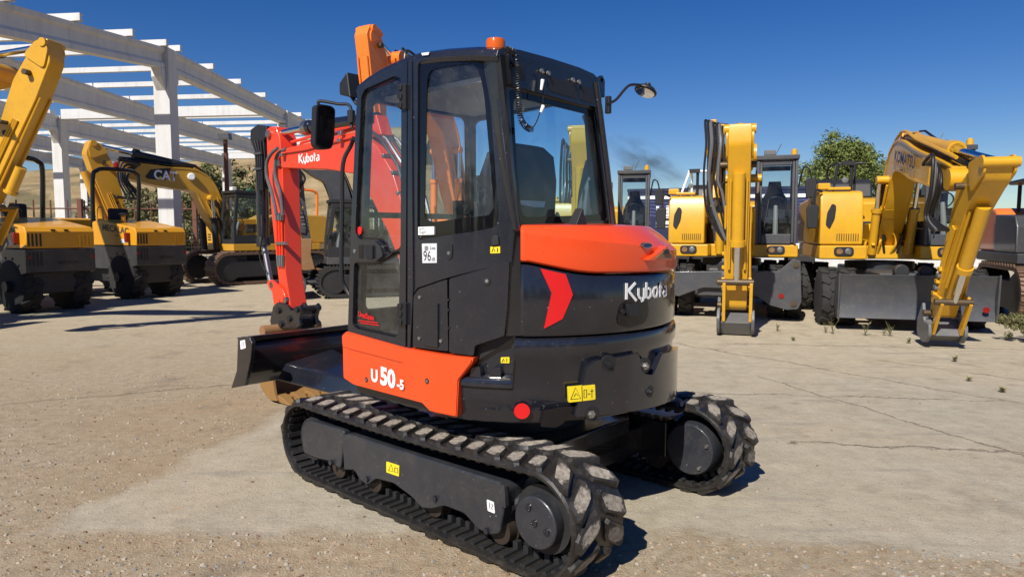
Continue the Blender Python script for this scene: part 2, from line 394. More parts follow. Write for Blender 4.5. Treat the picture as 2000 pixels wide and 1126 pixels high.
    t.links.new(col, b.inputs['Base Color']); b.inputs['Roughness'].default_value = .95
    b.inputs['Specular IOR Level'].default_value = .2
    h = math_(t, 'ADD', math_(t, 'MULTIPLY', n3, .5), math_(t, 'MULTIPLY', n4, math_(t, 'SUBTRACT', .75, math_(t, 'MULTIPLY', slab, .45))))
    h = math_(t, 'SUBTRACT', h, math_(t, 'MULTIPLY', crack, .6))
    fleck_shade = ramp(t, nz(t, 55, 2, .5, co), [(.30, BW(1)), (.38, BW(0))]); col2 = mix(t, math_(t, 'MULTIPLY', fleck_shade, .55), col, (.13, .11, .085, 1)); t.links.new(col2, b.inputs['Base Color'])  # dark flecks: tiny shadows between the grains, put into the colour
    bump(t, b, h, .75, .026)
    return m
g = MB(); xs = [-1500, -200, -40, 0, 40, 200, 1500]; ys = [-1500, -200, -30, 0, 40, 200, 2500]
g.add([(x, y, 0) for y in ys for x in xs], [(j * 7 + i, j * 7 + i + 1, j * 7 + i + 8, j * 7 + i + 7) for j in range(6) for i in range(6)])
tag(g.build('ground', ground_mat()), kind='structure')

# loose stones in the gravel
def stones(name, n, spot, mats, smin, smax, label):
    mb = MB(); rr = random.Random(5)
    for i in range(n):
        x, y = spot(rr); s = smin + (smax - smin) * rr.random() ** 3
        a = rr.random() * 6.28; k = rr.randrange(len(mats)); pts = []
        for j in range(6):
            th = a + j * 1.047 + rr.uniform(-.3, .3); q = s * rr.uniform(.6, 1.1)
            pts.append((x + math.cos(th) * q, y + math.sin(th) * q * .7, -.002))
        top = [(x + (p[0] - x) * .62, y + (p[1] - y) * .62, s * rr.uniform(.35, .75)) for p in pts]
        mb.add(pts + top, [(j, (j + 1) % 6, 6 + (j + 1) % 6, 6 + j) for j in range(6)] + [(6, 7, 8, 9, 10, 11)], k)
    return tag(mb.build(name, mats), label, 'gravel', kind='stuff')
SM = [plain('pale_stone', (.36, .32, .26), .9, 0, .2), plain('tan_stone', (.34, .25, .17), .9, 0, .25), plain('grey_stone', (.22, .21, .19), .9, 0, .25), plain('brown_stone', (.20, .13, .08), .9, 0, .25)]
def spot1(r):
    while True:
        y = 2.7 + 5.5 * r.random() ** 2; x = r.uniform(-.85, .85) * y
        if y < 3.75 - .14 * max(0, x - .7) or x < -3.42 + .2 * y: return x, y
        if r.random() < .05: return x, y
stones('gravel', 11000, spot1, SM, .003, .017, 'loose gravel scattered over the dusty ground in front')

# ------------------------------------------------------------------ dry hill behind the yard
def hill_mat():
    m, t, b = nodes('dry_hill_grass'); co = objco(t)
    c = ramp(t, nz(t, .25, 8, .7, co), [(.3, (.22, .15, .07, 1)), (.5, (.38, .27, .13, 1)), (.7, (.48, .37, .20, 1))])
    c = mix(t, ramp(t, nz(t, .12, 5, .6, co), [(.5, BW(0)), (.62, BW(.7))]), c, (.10, .10, .045, 1))
    t.links.new(c, b.inputs['Base Color']); b.inputs['Roughness'].default_value = 1.0
    bump(t, b, nz(t, 3, 6, .75, co), .8, .5); return m
def hill_h(x, y):
    u = x / y                                        # ridge falls towards the right
    r = 13.0 if u < -.55 else (13.0 + (u + .55) * 19 if u < -.1 else max(0, 4.4 - (u + .1) * 22))
    k = min(max((y - 52) / 75, 0), 1); k = k * k * (3 - 2 * k)
    return r * k + (noise.noise(Vector((x * .05, y * .05, 0))) * 1.4 + noise.noise(Vector((x * .2, y * .2, 3))) * .5) * min(k * 3, 1) - .25
mb = MB(); nx, ny = 90, 30
vs = [(-190 + 250 * i / nx, 48 + 130 * j / ny, 0) for j in range(ny + 1) for i in range(nx + 1)]
mb.add([(x, y, hill_h(x, y)) for x, y, _ in vs], [(j * (nx + 1) + i, j * (nx + 1) + i + 1, (j + 1) * (nx + 1) + i + 1, (j + 1) * (nx + 1) + i) for j in range(ny) for i in range(nx)])
tag(mb.build('hill', hill_mat(), ang=80), kind='structure')

# ------------------------------------------------------------------ trees and bushes
def leaf_mat(name, a, b_):
    m, t, b = nodes(name); co = objco(t)
    oi = t.nodes.new('ShaderNodeNewGeometry').outputs['Random Per Island']
    t.links.new(mix(t, oi, a, b_), b.inputs['Base Color']); b.inputs['Roughness'].default_value = .7
    b.inputs['Subsurface Weight'].default_value = 0.0
    return m
LEAF = leaf_mat('green_leaves', (.055, .082, .014, 1), (.18, .21, .042, 1))
LEAFD = leaf_mat('olive_leaves', (.07, .075, .022, 1), (.20, .19, .075, 1))
BARK = plain('bark', (.10, .07, .045), .95, 0, .4, 6, .4)
def plant(name, label, cat, loc, h, rw, leaf, nclump=40, per=60, ls=.16, trunk=True, seed=1, group=None, crown0=.3):
    rr = random.Random(seed); root = thing(name, label, cat, loc, rr.random() * 6, group)
    mb = MB(); ctr = []
    c0 = h * crown0
    tb = MB()
    if trunk:
        tb.tube([(0, 0, -.1), (.05 * h * .2, .02, h * .25), (-.02 * h, .03, h * .5), (.02 * h, 0, h * .72)], [h * .035, h * .028, h * .018, h * .008], 8)
    for i in range(nclump):
        th = rr.random() * 6.283; u = rr.uniform(-1, 1); q = rr.random() ** .4 * (.88 + .10 * math.sin(th * 3 + seed) + .10 * math.sin(u * 5 + th * 2))
        s = math.sqrt(1 - u * u)
        c = Vector((math.cos(th) * s * rw * q, math.sin(th) * s * rw * q, c0 + (h - c0) * (.5 + .5 * u * q)))
        if trunk and i % 4 == 0:
            st = Vector((0, 0, h * rr.uniform(.25, .55)))
            tb.tube([st, st.lerp(c, .5) + Vector((0, 0, -.03 * h)), c], [h * .012, h * .008, h * .003], 5)
        cr = rw * rr.uniform(.15, .31)
        for j in range(per):
            d = Vector((rr.gauss(0, 1), rr.gauss(0, 1), rr.gauss(0, .8))).normalized() * cr * rr.random() ** .45
            p = c + d; n = (d.normalized() + Vector((rr.uniform(-.8, .8), rr.uniform(-.8, .8), rr.uniform(-.2, 1)))).normalized()
            a = n.orthogonal().normalized(); a.rotate(Matrix.Rotation(rr.random() * 6.28, 3, n)); b = n.cross(a); l = ls * rr.uniform(.6, 1.3)
            mb.add([p - a * l, p + b * l * .45, p + a * l, p - b * l * .45], [(0, 1, 2, 3)])
    mb.build('crown', leaf, root, ang=180)
    if trunk: tb.build('trunk', BARK, root)
    return root
plant('tree', 'round leafy green tree rising behind the yellow wheeled excavators', 'tree', dp(1640, 455, 46) - Vector((0, 0, 1.67)), 8.2, 2.45, LEAF, 190, 130, .10, seed=3, crown0=.42, group='trees behind the yard')
plant('tree', 'smaller green tree half hidden behind the lettered boom', 'tree', dp(1735, 455, 52) - Vector((0, 0, 1.67)), 7.6, 1.9, LEAF, 140, 110, .10, seed=5, crown0=.40, group='trees behind the yard')
for i, (px, D, h, rw, lab) in enumerate(((395, 84, 4.4, 2.8, 'dark green bush on the hill crest beside the white columns'), (452, 70, 6.8, 4.2, 'tall olive bush behind the lamp post'),
        (300, 62, 5.2, 4.0, 'olive bush behind the lettered ochre boom'), (225, 64, 4.4, 3.4, 'olive bush on the slope behind the ochre dipper arm'), (395, 60, 5.0, 3.6, 'olive bush behind the wire mesh fence'),
        (350, 58, 3.2, 3.0, 'low olive bush at the foot of the thick white column'), (505, 70, 5.2, 2.8, 'olive bush beyond the far white column'), (335, 74, 4.6, 3.6, 'grey-green bush high on the slope right of the thick white column'), (425, 64, 5.4, 3.4, 'olive bush low on the slope left of the lamp post'), (262, 72, 3.6, 2.8, 'small olive bush above the ochre dipper arm'), (480, 60, 3.8, 2.6, 'low olive bush behind the ochre machine cab'))):
    p = dp(px, 455, D); plant('bush', lab, 'bush', (p.x, p.y, hill_h(p.x, p.y)), h, rw, LEAFD if i else LEAF, 34, 60, .24, False, 20 + i, crown0=.02, group='bushes on the hillside')
# wood on the far side of the yard, seen mirrored in the cab windows
mb = MB(); rr = random.Random(9)
for i in range(46):
    x = -75 + i * 3.0 + rr.uniform(-1, 1); y = -34 + rr.uniform(-4, 4) ; h = rr.uniform(5.0, 9.5)
    for j in range(150):
        z = rr.uniform(.1, 1) * h; w = (1.0 - z / h) ** .6 * 2.4 + .2
        p = Vector((x + rr.gauss(0, .5) * w, y + rr.gauss(0, .5) * w, z)); a = Vector((rr.uniform(-1, 1), rr.uniform(-1, 1), rr.uniform(-1, 1))).normalized() * .55; b = a.orthogonal()
        mb.add([p - a, p - b * .7, p + a, p + b * .7], [(0, 1, 2, 3)])
tag(mb.build('distant_wood', LEAFD, ang=180), 'dark wood across the yard mirrored in the cab windows', 'wood', kind='stuff')

# ------------------------------------------------------------------ white precast frame of an unfinished hall
A = Vector((-12.56, 25.55, 0)); FD = Vector((.009, 1, 0)).normalized(); FD3 = Vector((.045, 1, 0)).normalized(); RD = Vector((-.9925, .122, 0))
hall = thing('hall_frame', 'white precast concrete frame of an unfinished hall with open roof beams', 'building', A)
def rel(v): return v - A
ROW = [0.0, 12.85, 33.8]; BAY = 6.75; ZT = 8.3
def fp(bay, s):                                   # point on frame line
    base = A + RD * (bay * BAY)
    return base + FD * min(s, ROW[1]) + (FD3 * (s - ROW[1]) if s > ROW[1] else Vector())
W = M['concrete_w']
def beam(name, p, q, w, d0, d1, flange=.0):       # top line p->q, depth d0->d1, I section
    t = (q - p); th = Vector((t.x, t.y, 0)).normalized(); nn = Vector((-th.y, th.x, 0)); mb = MB(); up = Vector((0, 0, 1))
    def sec(c, d):
        if not flange: pr = [(-w, 0), (w, 0), (w, -d), (-w, -d)]
        else:
            f = flange; k = w * .55
            pr = [(-w, 0), (w, 0), (w, -f), (k, -f * 1.7), (k, -d + f * 1.9), (w * .9, -d + f * 1.2), (w * .9, -d), (-w * .9, -d), (-w * .9, -d + f * 1.2), (-k, -d + f * 1.9), (-k, -f * 1.7), (-w, -f)]
        return [rel(c + nn * a + up * b) for a, b in pr]
    mb.loft([sec(p, d0), sec(q, d1)]); return mb.build(name, W, hall)
up = Vector((0, 0, 1))
for bay in range(0, 6):
    g0 = fp(bay, 0); near = A + RD * (bay * BAY) + FD * -16
    if bay % 2 == 0:
        for k, s in enumerate(ROW):
            c = fp(bay, s); mb = MB(); hw = .31
            mb.prism([(-hw, -hw), (hw, -hw), (hw, hw), (-hw, hw)], lambda u, v, w, c=c: rel(c + RD * u + FD * v + up * w), 0, ZT - .02)
            for k2 in range(2):                   # corbels under the beams
                sg = (-1, 1)[k2]
                mb.prism([(sg * hw, ZT - 1.55), (sg * (hw + .32), ZT - 1.12), (sg * (hw + .32), ZT - .78), (sg * hw, ZT - .78)], lambda u, v, w, c=c: rel(c + FD * u + RD * w + up * v), -.2, .2)
            mb.build('column', W, hall, .02, 1)
    deep = (.78, .72) if bay == 0 else (1.18, .86)
    o_ = .34 if bay % 2 == 0 else .02
    beam('rafter', near + FD * 0 + up * (ZT - 1.95 - .02), fp(bay, -o_) + up * (ZT - .05), .21, .85, deep[1], .13)
    beam('rafter', fp(bay, o_) + up * (ZT - .0), fp(bay, ROW[1] - o_) + up * (ZT - .01), .21, deep[0], deep[1], .13)
    m_ = ROW[1] + 10.5
    beam('rafter', fp(bay, ROW[1] + o_) + up * (ZT), fp(bay, ROW[2] - o_) + up * (ZT - .02), .21, deep[1] + .1, deep[1], .13)
for s in (-10.8, -8.1, -5.4, -2.7, -.55, .45, 3.2, 6.0, 9.0, 14.6, 17.0, 19.4, 21.8, 24.2, 26.6, 29.0, 31.4):
    zz = ZT + .005 - (max(0, -s) * .1217 if s < 0 else 0)
    for bay in range(0, 5):
        p = A + RD * (bay * BAY + (-.42 if bay == 0 else .03)) + FD * s; q = A + RD * ((bay + 1) * BAY - .03) + FD * s
        mb = MB(); mb.loft([[rel(c + FD * a + up * (zz + b)) for a, b in ((-.06, .21), (.11, .21), (.11, .17), (.03, .15), (.03, .05), (.11, .04), (.11, 0), (-.06, 0))] for c in (p, q)])
        mb.build('purlin', W, hall)
for s in ROW[1:]:
    for bay in (0, 2):
        p = fp(bay, s) + RD * .33; q = fp(bay + 2, s) - RD * .33
        mb = MB(); mb.loft([[rel(c + FD * a + up * (ZT + b)) for a, b in ((-.26, .34), (.2, .34), (.2, -.2), (-.26, -.2))] for c in (p, q)])
        mb.build('gutter_beam', W, hall)

# ------------------------------------------------------------------ fences
f0, f1 = Vector((-34, 31.5, 0)), Vector((-15.2, 34.5, 0))
fence = thing('picket_fence', 'rusty picket fence of thin bars along the foot of the hill', 'fence', f0)
dv = f1 - f0; L = dv.length; dn = dv / L; bar = MB(); bar.cyl((0, 0, 0), (0, 0, 3.25), .034, 6); bme = bar.mesh('picket', M['rustpost'])
n = int(L / .75)
for i in range(n + 1): inst(bme, 'picket', fence, Matrix.Translation(dn * (i * .75)))
post = MB(); post.box((0, 0, 1.65), (.20, .20, 3.3)); pme = post.mesh('post', M['rustpost'])
for i in range(0, 4): inst(pme, 'post', fence, Matrix.Translation(dn * (3.0 + i * 5.2) + Vector((0, -.16, 0))))
for z in (.4, 2.85):
    mb = MB(); mb.cyl(Vector((0, 0, z)), dv + Vector((0, 0, z)), .04, 6); mb.build('rail', M['rustpost'], fence)
f2, f3 = Vector((-15.0, 31.0, 0)), Vector((-4.0, 36.5, 0))
mesh_f = thing('mesh_fence', 'wire mesh fence panel between leaning rusty posts', 'fence', f2)
dv = f3 - f2; L = dv.length; dn = dv / L; mb = MB()
for i in range(int(L / .3) + 1): mb.cyl(dn * (i * .3), dn * (i * .3) + Vector((0, 0, 2.3)), .010, 4)
for j in range(8): mb.cyl(Vector((0, 0, .1 + j * .31)), dv + Vector((0, 0, .1 + j * .31)), .010, 4)
tag(mb.build('mesh_panel', M['wire'], mesh_f), kind='stuff')
for i, lean in enumerate((0, .35, -.1, .2)):
    mb = MB(); mb.cyl(dn * (i * L / 3) + Vector((0, -.1, 0)), dn * (i * L / 3) + Vector((lean, -.1, 2.7)), .05, 8); mb.build('post', M['rustpost'], mesh_f)
    if i in (1, 3):
        mb = MB(); mb.cyl(dn * (i * L / 3) + Vector((-1.4, -.15, 0)), dn * (i * L / 3) + Vector((.1, -.15, 2.2)), .04, 8); mb.build('brace', M['rustpost'], mesh_f)

# ------------------------------------------------------------------ lamp post
p = dp(446, 455, 26); lp = thing('lamp_post', 'rusty brown lamp post with a flat grey box lamp', 'lamp post', (p.x, p.y, 0))
mb = MB(); mb.tube([(0, 0, 0), (0, 0, 5.1)], [.09, .075], 10); mb.build('pole', M['rustpost'], lp)
mb = MB(); mb.prism([(-.20, 5.12), (.20, 5.12), (.18, 5.34), (-.22, 5.34)], XZ(0), -.16, .16); hd = mb.build('lamp_head', M['mgrey'], lp, .01)
mb = MB(); mb.lohi((-.16, -.12, 5.105), (.16, .12, 5.125)); mb.build('lens', M['lamp'], hd)
# ------------------------------------------------------------------ lettering
def font_mesh(body, fn, height, bold=.0, cx=True, shear=0.0, sx=1.0):
    cu = bpy.data.curves.new('lettering', 'FONT'); cu.body = body; cu.size = 1.0; cu.offset = bold; cu.resolution_u = 3; cu.shear = shear
    ob = bpy.data.objects.new('lettering', cu); COL.objects.link(ob)
    bpy.context.view_layer.update()
    me = bpy.data.meshes.new_from_object(ob.evaluated_get(bpy.context.evaluated_depsgraph_get()))
    bpy.data.objects.remove(ob); bpy.data.curves.remove(cu)
    xs = [v.co.x for v in me.vertices]; ys = [v.co.y for v in me.vertices]
    x0, x1, y0, y1 = min(xs), max(xs), min(ys), max(ys); k = height / (y1 - y0)
    for v in me.vertices:
        v.co = fn(((v.co.x - (x0 + x1) / 2) if cx else v.co.x - x0) * k * sx, (v.co.y - y0) * k, 0)
    return me
def text(name, body, fn, height, mat, parent, bold=.0, cx=True, shear=0.0, sx=1.0):
    me = font_mesh(body, fn, height, bold, cx, shear, sx); me.materials.append(mat); return inst(me, name, parent)
def strokes(mb, lines, fn, w, x0=0, y0=0, k=1, w0=0.0, w1=0.003):   # constant-width pen strokes
    for ln in lines:
        P = [Vector((x0 + a * k, y0 + b * k)) for a, b in ln]
        ol = thick([tuple(p) for p in P], [w / 2] * len(P)); n = len(P)
        for i in range(n - 1):
            mb.prism([ol[i], ol[i + 1], ol[2 * n - 2 - i], ol[2 * n - 1 - i]], fn, w0, w1)
LOGO = {  # strokes of the rounded maker's lettering on the machine
    'K': ([[(0, 0), (0, 1)], [(.62, 1), (.22, .62), (.16, .5), (.25, .38), (.70, -.12)]], .85),
    'u': ([[(0, .66), (0, .22), (.08, .06), (.22, 0)], [(.44, .66), (.44, .1), (.34, -.12), (.2, -.16)]], .62),
    'b': ([[(0, 1), (0, .0)], [(.0, .08), (.2, 0), (.38, .1), (.42, .33), (.34, .55), (.16, .62)]], .62),
    'o': ([[(.18, .64), (.04, .5), (0, .32), (.06, .1), (.2, 0)], [(.26, .66), (.42, .55), (.46, .33), (.38, .1), (.27, .02)]], .66),
    't': ([[(.1, .95), (.1, 0)], [(-.02, .64), (.3, .64)]], .46),
    'a': ([[(.14, .64), (.36, .62), (.44, .5), (.44, 0)], [(.30, .34), (.1, .32), (.0, .18), (.1, .02), (.26, .0)]], .6)}
def logo(name, fn, height, mat, parent, width=None, pen=.13):
    mb = MB(); x = 0; adv = []
    tot = sum(LOGO[c][1] for c in 'Kubota') - .15
    k = height; sx = (width / (tot * k)) if width else 1.0
    f2 = lambda u, v, w: fn(u * sx, v, w)
    for c in 'Kubota':
        strokes(mb, LOGO[c][0], f2, pen * k, x * k - tot * k / 2, 0, k); x += LOGO[c][1]
    return mb.build(name, mat, parent)
def ell(cx, cy, rx, ry, n=20): return [(cx + rx * math.cos(6.2832 * i / n), cy + ry * math.sin(6.2832 * i / n)) for i in range(n)]
# ================================================================== the orange and charcoal mini excavator
KF = Frame(.027, 4.55, R(90 + 47.8))
K = thing('mini_excavator', 'orange and charcoal rubber-tracked mini excavator with glazed cab standing in the yard', 'excavator', (KF.x, KF.y, 0), KF.a)
# plan line of the upper body's skin: flat left side, round tail, right side
RT = 1.02
half = [(.62, .93), (-.12, .93), (-.28, .926), (-.40, .908), (-.50, .872), (-.585, .825)]
path = half + [(-RT * math.cos(R(a)), RT * math.sin(R(a))) for a in range(50, -51, -3)] + [(x, -y) for x, y in half[::-1]]
PL = [0.0]
for a, b in zip(path, path[1:]): PL.append(PL[-1] + math.hypot(b[0] - a[0], b[1] - a[1]))
CUTS = PL[1:-1]
def pseg(s):
    for i in range(len(path) - 1):
        if s <= PL[i + 1] or i == len(path) - 2: break
    t = (s - PL[i]) / (PL[i + 1] - PL[i]); a, b = Vector(path[i]), Vector(path[i + 1])
    def nrm(j):
        p, q = Vector(path[max(j - 1, 0)]), Vector(path[min(j + 1, len(path) - 1)]); d = (q - p).normalized(); return Vector((d.y, -d.x))
    n = (nrm(i) * (1 - t) + nrm(i + 1) * t).normalized()
    return a.lerp(b, t), n
_pt, _pn = pseg(.3)
SG = 1 if _pn.y > 0 else -1                      # outward normal
def skin(s, z, w=0.0):                           # w inwards
    p, n = pseg(s); n = n * SG
    return (p.x - n.x * w, p.y - n.y * w, z)
def sk(px, py):
    d = KF.d(px, py); O = KF.O; best = None
    for i in range(len(path) - 1):
        a, b = path[i], path[i + 1]; ex, ey = b[0] - a[0], b[1] - a[1]
        den = d.x * ey - d.y * ex
        if abs(den) < 1e-9: continue
        t = ((a[0] - O.x) * ey - (a[1] - O.y) * ex) / den; u = ((a[0] - O.x) * d.y - (a[1] - O.y) * d.x) / den
        if t > 0 and -1e-6 <= u <= 1 + 1e-6 and (best is None or t < best[0]): best = (t, PL[i] + u * (PL[i + 1] - PL[i]), O.z + d.z * t)
    if best is None:
        th = 1e9
        for i, (x, y) in enumerate(path):
            dx, dy = x - O.x, y - O.y; c = abs(d.x * dy - d.y * dx) / math.hypot(d.x, d.y)
            if dx * d.x + dy * d.y > 0 and c < th: th = c; t = (dx * d.x + dy * d.y) / (d.x ** 2 + d.y ** 2); best = (t, PL[i], O.z + d.z * t)
    return best[1], best[2]
def S(pts): return [sk(*p) for p in pts]
def sth(deg):                                    # path length at tail angle
    i0 = len(half); k = (50 - deg) / 3; i = i0 + int(math.floor(k)); return PL[i] + (k - math.floor(k)) * (PL[i + 1] - PL[i])
def spanel(name, pts, mat, w0, w1, holes=(), r=0.0, bev=0.0, parent=K, raw=False):
    P = pts if raw else S(pts)
    if r: P = rnd(P, r)
    lo, hi = min(p[0] for p in P), max(p[0] for p in P)
    mb = MB(); mb.plate(P, list(holes), skin, w0, w1, [c for c in CUTS if lo < c < hi]); return mb.build(name, mat, parent, bev)
def sdisc(name, px, py, r, mat, w0, w1, parent=K, n=16):
    c = sk(px, py); mb = MB(); mb.plate(ell(c[0], c[1], r, r, n), [], skin, w0, w1); return mb.build(name, mat, parent)

# ---------------------------------------------------------------- undercarriage
XS, ZS, RS = -.965, .29, .26; XI, ZI, RI = 1.055, .285, .245
def track_loop(step):
    pts = []                                     # outer belt surface, anticlockwise from rear bottom: (x, z, tx, tz)
    x0, x1 = XS, XI; zb = .03
    segs = []
    segs.append(('l', (XS, ZS - RS), (XI, ZI - RI)))
    segs.append(('a', (XI, ZI), RI, -90, 90))
    segs.append(('t', (XI, ZI + RI), (XS, ZS + RS)))
    segs.append(('a', (XS, ZS), RS, 90, 270))
    for sg in segs:
        if sg[0] == 'a':
            L = math.pi * sg[2]; n = max(2, int(L / .02))
            for i in range(n):
                a = R(sg[3] + (sg[4] - sg[3]) * i / n); pts.append((sg[1][0] + sg[2] * math.cos(a), sg[1][1] + sg[2] * math.sin(a)))
        else:
            (ax, az), (bx, bz) = sg[1], sg[2]; n = 80
            for i in range(n):
                t = i / n; sag = .018 * math.sin(math.pi * t) if sg[0] == 't' else 0
                pts.append((ax + (bx - ax) * t, az + (bz - az) * t - sag))
    return pts
LOOP = track_loop(.02); LN = len(LOOP); LL = [0.0]
for i in range(LN): LL.append(LL[-1] + math.dist(LOOP[i], LOOP[(i + 1) % LN]))
def lp_at(s):
    s %= LL[-1]; i = max(j for j in range(LN) if LL[j] <= s); t = (s - LL[i]) / (LL[i + 1] - LL[i]); a, b = Vector(LOOP[i]), Vector(LOOP[(i + 1) % LN])
    a0, b0 = Vector(LOOP[(i - 2) % LN]), Vector(LOOP[(i + 3) % LN]); d = (b0 - a0).normalized()
    return a.lerp(b, t), d
def lugs_mat():
    m, t, b = nodes('worn_lug_top'); co = objco(t)
    oi = t.nodes.new('ShaderNodeObjectInfo').outputs['Random']
    mp = t.nodes.new('ShaderNodeVectorMath'); mp.operation = 'ADD'; cb_ = t.nodes.new('ShaderNodeCombineXYZ'); t.links.new(math_(t, 'MULTIPLY', oi, 37.0), cb_.inputs[0]); t.links.new(co, mp.inputs[0]); t.links.new(cb_.outputs[0], mp.inputs[1])
    cr = mp.outputs[0]
    c = ramp(t, nz(t, 38, 5, .7, cr), [(.30, (.10, .085, .07, 1)), (.45, (.26, .22, .175, 1)), (.62, (.42, .375, .31, 1)), (.8, (.32, .285, .24, 1))])
    c = mix(t, math_(t, 'MULTIPLY', oi, .45), c, (.20, .17, .13, 1))
    sp_ = t.nodes.new('ShaderNodeSeparateXYZ'); t.links.new(co, sp_.inputs[0])
    ex = math_(t, 'DIVIDE', math_(t, 'ABSOLUTE', sp_.outputs[0]), .062); ey = math_(t, 'DIVIDE', math_(t, 'ABSOLUTE', math_(t, 'SUBTRACT', math_(t, 'ABSOLUTE', sp_.outputs[1]), .107)), .088)
    ed_ = math_(t, 'ADD', math_(t, 'MAXIMUM', ex, ey), math_(t, 'MULTIPLY', math_(t, 'SUBTRACT', nz(t, 30, 5, .7, cr), .5), 1.5))
    c = mix(t, ramp(t, ed_, [(.62, BW(0)), (.86, BW(1))]), c, (.04, .034, .030, 1)); t.links.new(c, b.inputs['Base Color']); b.inputs['Roughness'].default_value = .85
    bump(t, b, nz(t, 60, 4, .7, co), .5, .006); return m
M['lugtop'] = lugs_mat(); M['rollsteel'] = plain('roller_steel', (.06, .045, .035), .5, .5, .4, 14)
M['belt'] = paint('track_rubber', (.011, .0102, .0100), .45, .1, .75, (.11, .092, .072, 1), 9, bmp=.3)
def lug_mesh(w0, w1, skew, sgn):
    # one tread bar: base on the belt surface (local x along belt, y across, z out)
    mb = MB(); a, b = .060, .042; h = .021; rj = random.Random(sgn)
    def row(s, z, off):
        return [(-s + skew * .5 + off, w1, z), (s + skew * .5 + off, w1, z), (s * .95, (w0 + w1) / 2, z), (s - skew * .5, w0, z), (-s - skew * .5, w0, z), (-s * .95, (w0 + w1) / 2, z)]
    def row(s, z, k):
        m_ = (w0 + w1) / 2; hw_ = (w1 - w0) / 2 * k; out = []
        for fx, fy in ((-1, .78), (-.55, 1), (.6, 1), (1, .8), (1, -.75), (.55, -1), (-.6, -1), (-1, -.8)):
            out.append((fx * s + fy * skew * .5 + rj.uniform(-.006, .006), m_ + fy * hw_ + rj.uniform(-.005, .005), z))
        return out
    base = row(a, -.012, 1.0); mid = row(a * .86, h * .7, .96); top = [(x, y, z + rj.uniform(-.003, .003)) for x, y, z in row(b, h, .84)]
    mb.add(base + mid + top, [(j * 8 + i, j * 8 + (i + 1) % 8, j * 8 + 8 + (i + 1) % 8, j * 8 + 8 + i) for j in range(2) for i in range(8)], 0); mb.add(top, [tuple(range(8))], 1)
    return mb.mesh('tread_lug', [M['belt'], M['lugtop']], 30)
LUG_A = [lug_mesh(.02, .195, .070 + .008 * q, q) for q in range(5)]; LUG_B = [lug_mesh(-.195, -.02, -.070 - .008 * q, 9 + q) for q in range(5)]
core = MB(); core.box((0, 0, 0), (.030, .34, .018)); core.box((0, .05, .02), (.032, .035, .05)); core.box((0, -.05, .02), (.032, .035, .05)); CORE = core.mesh('core_bar', M['dmach'])
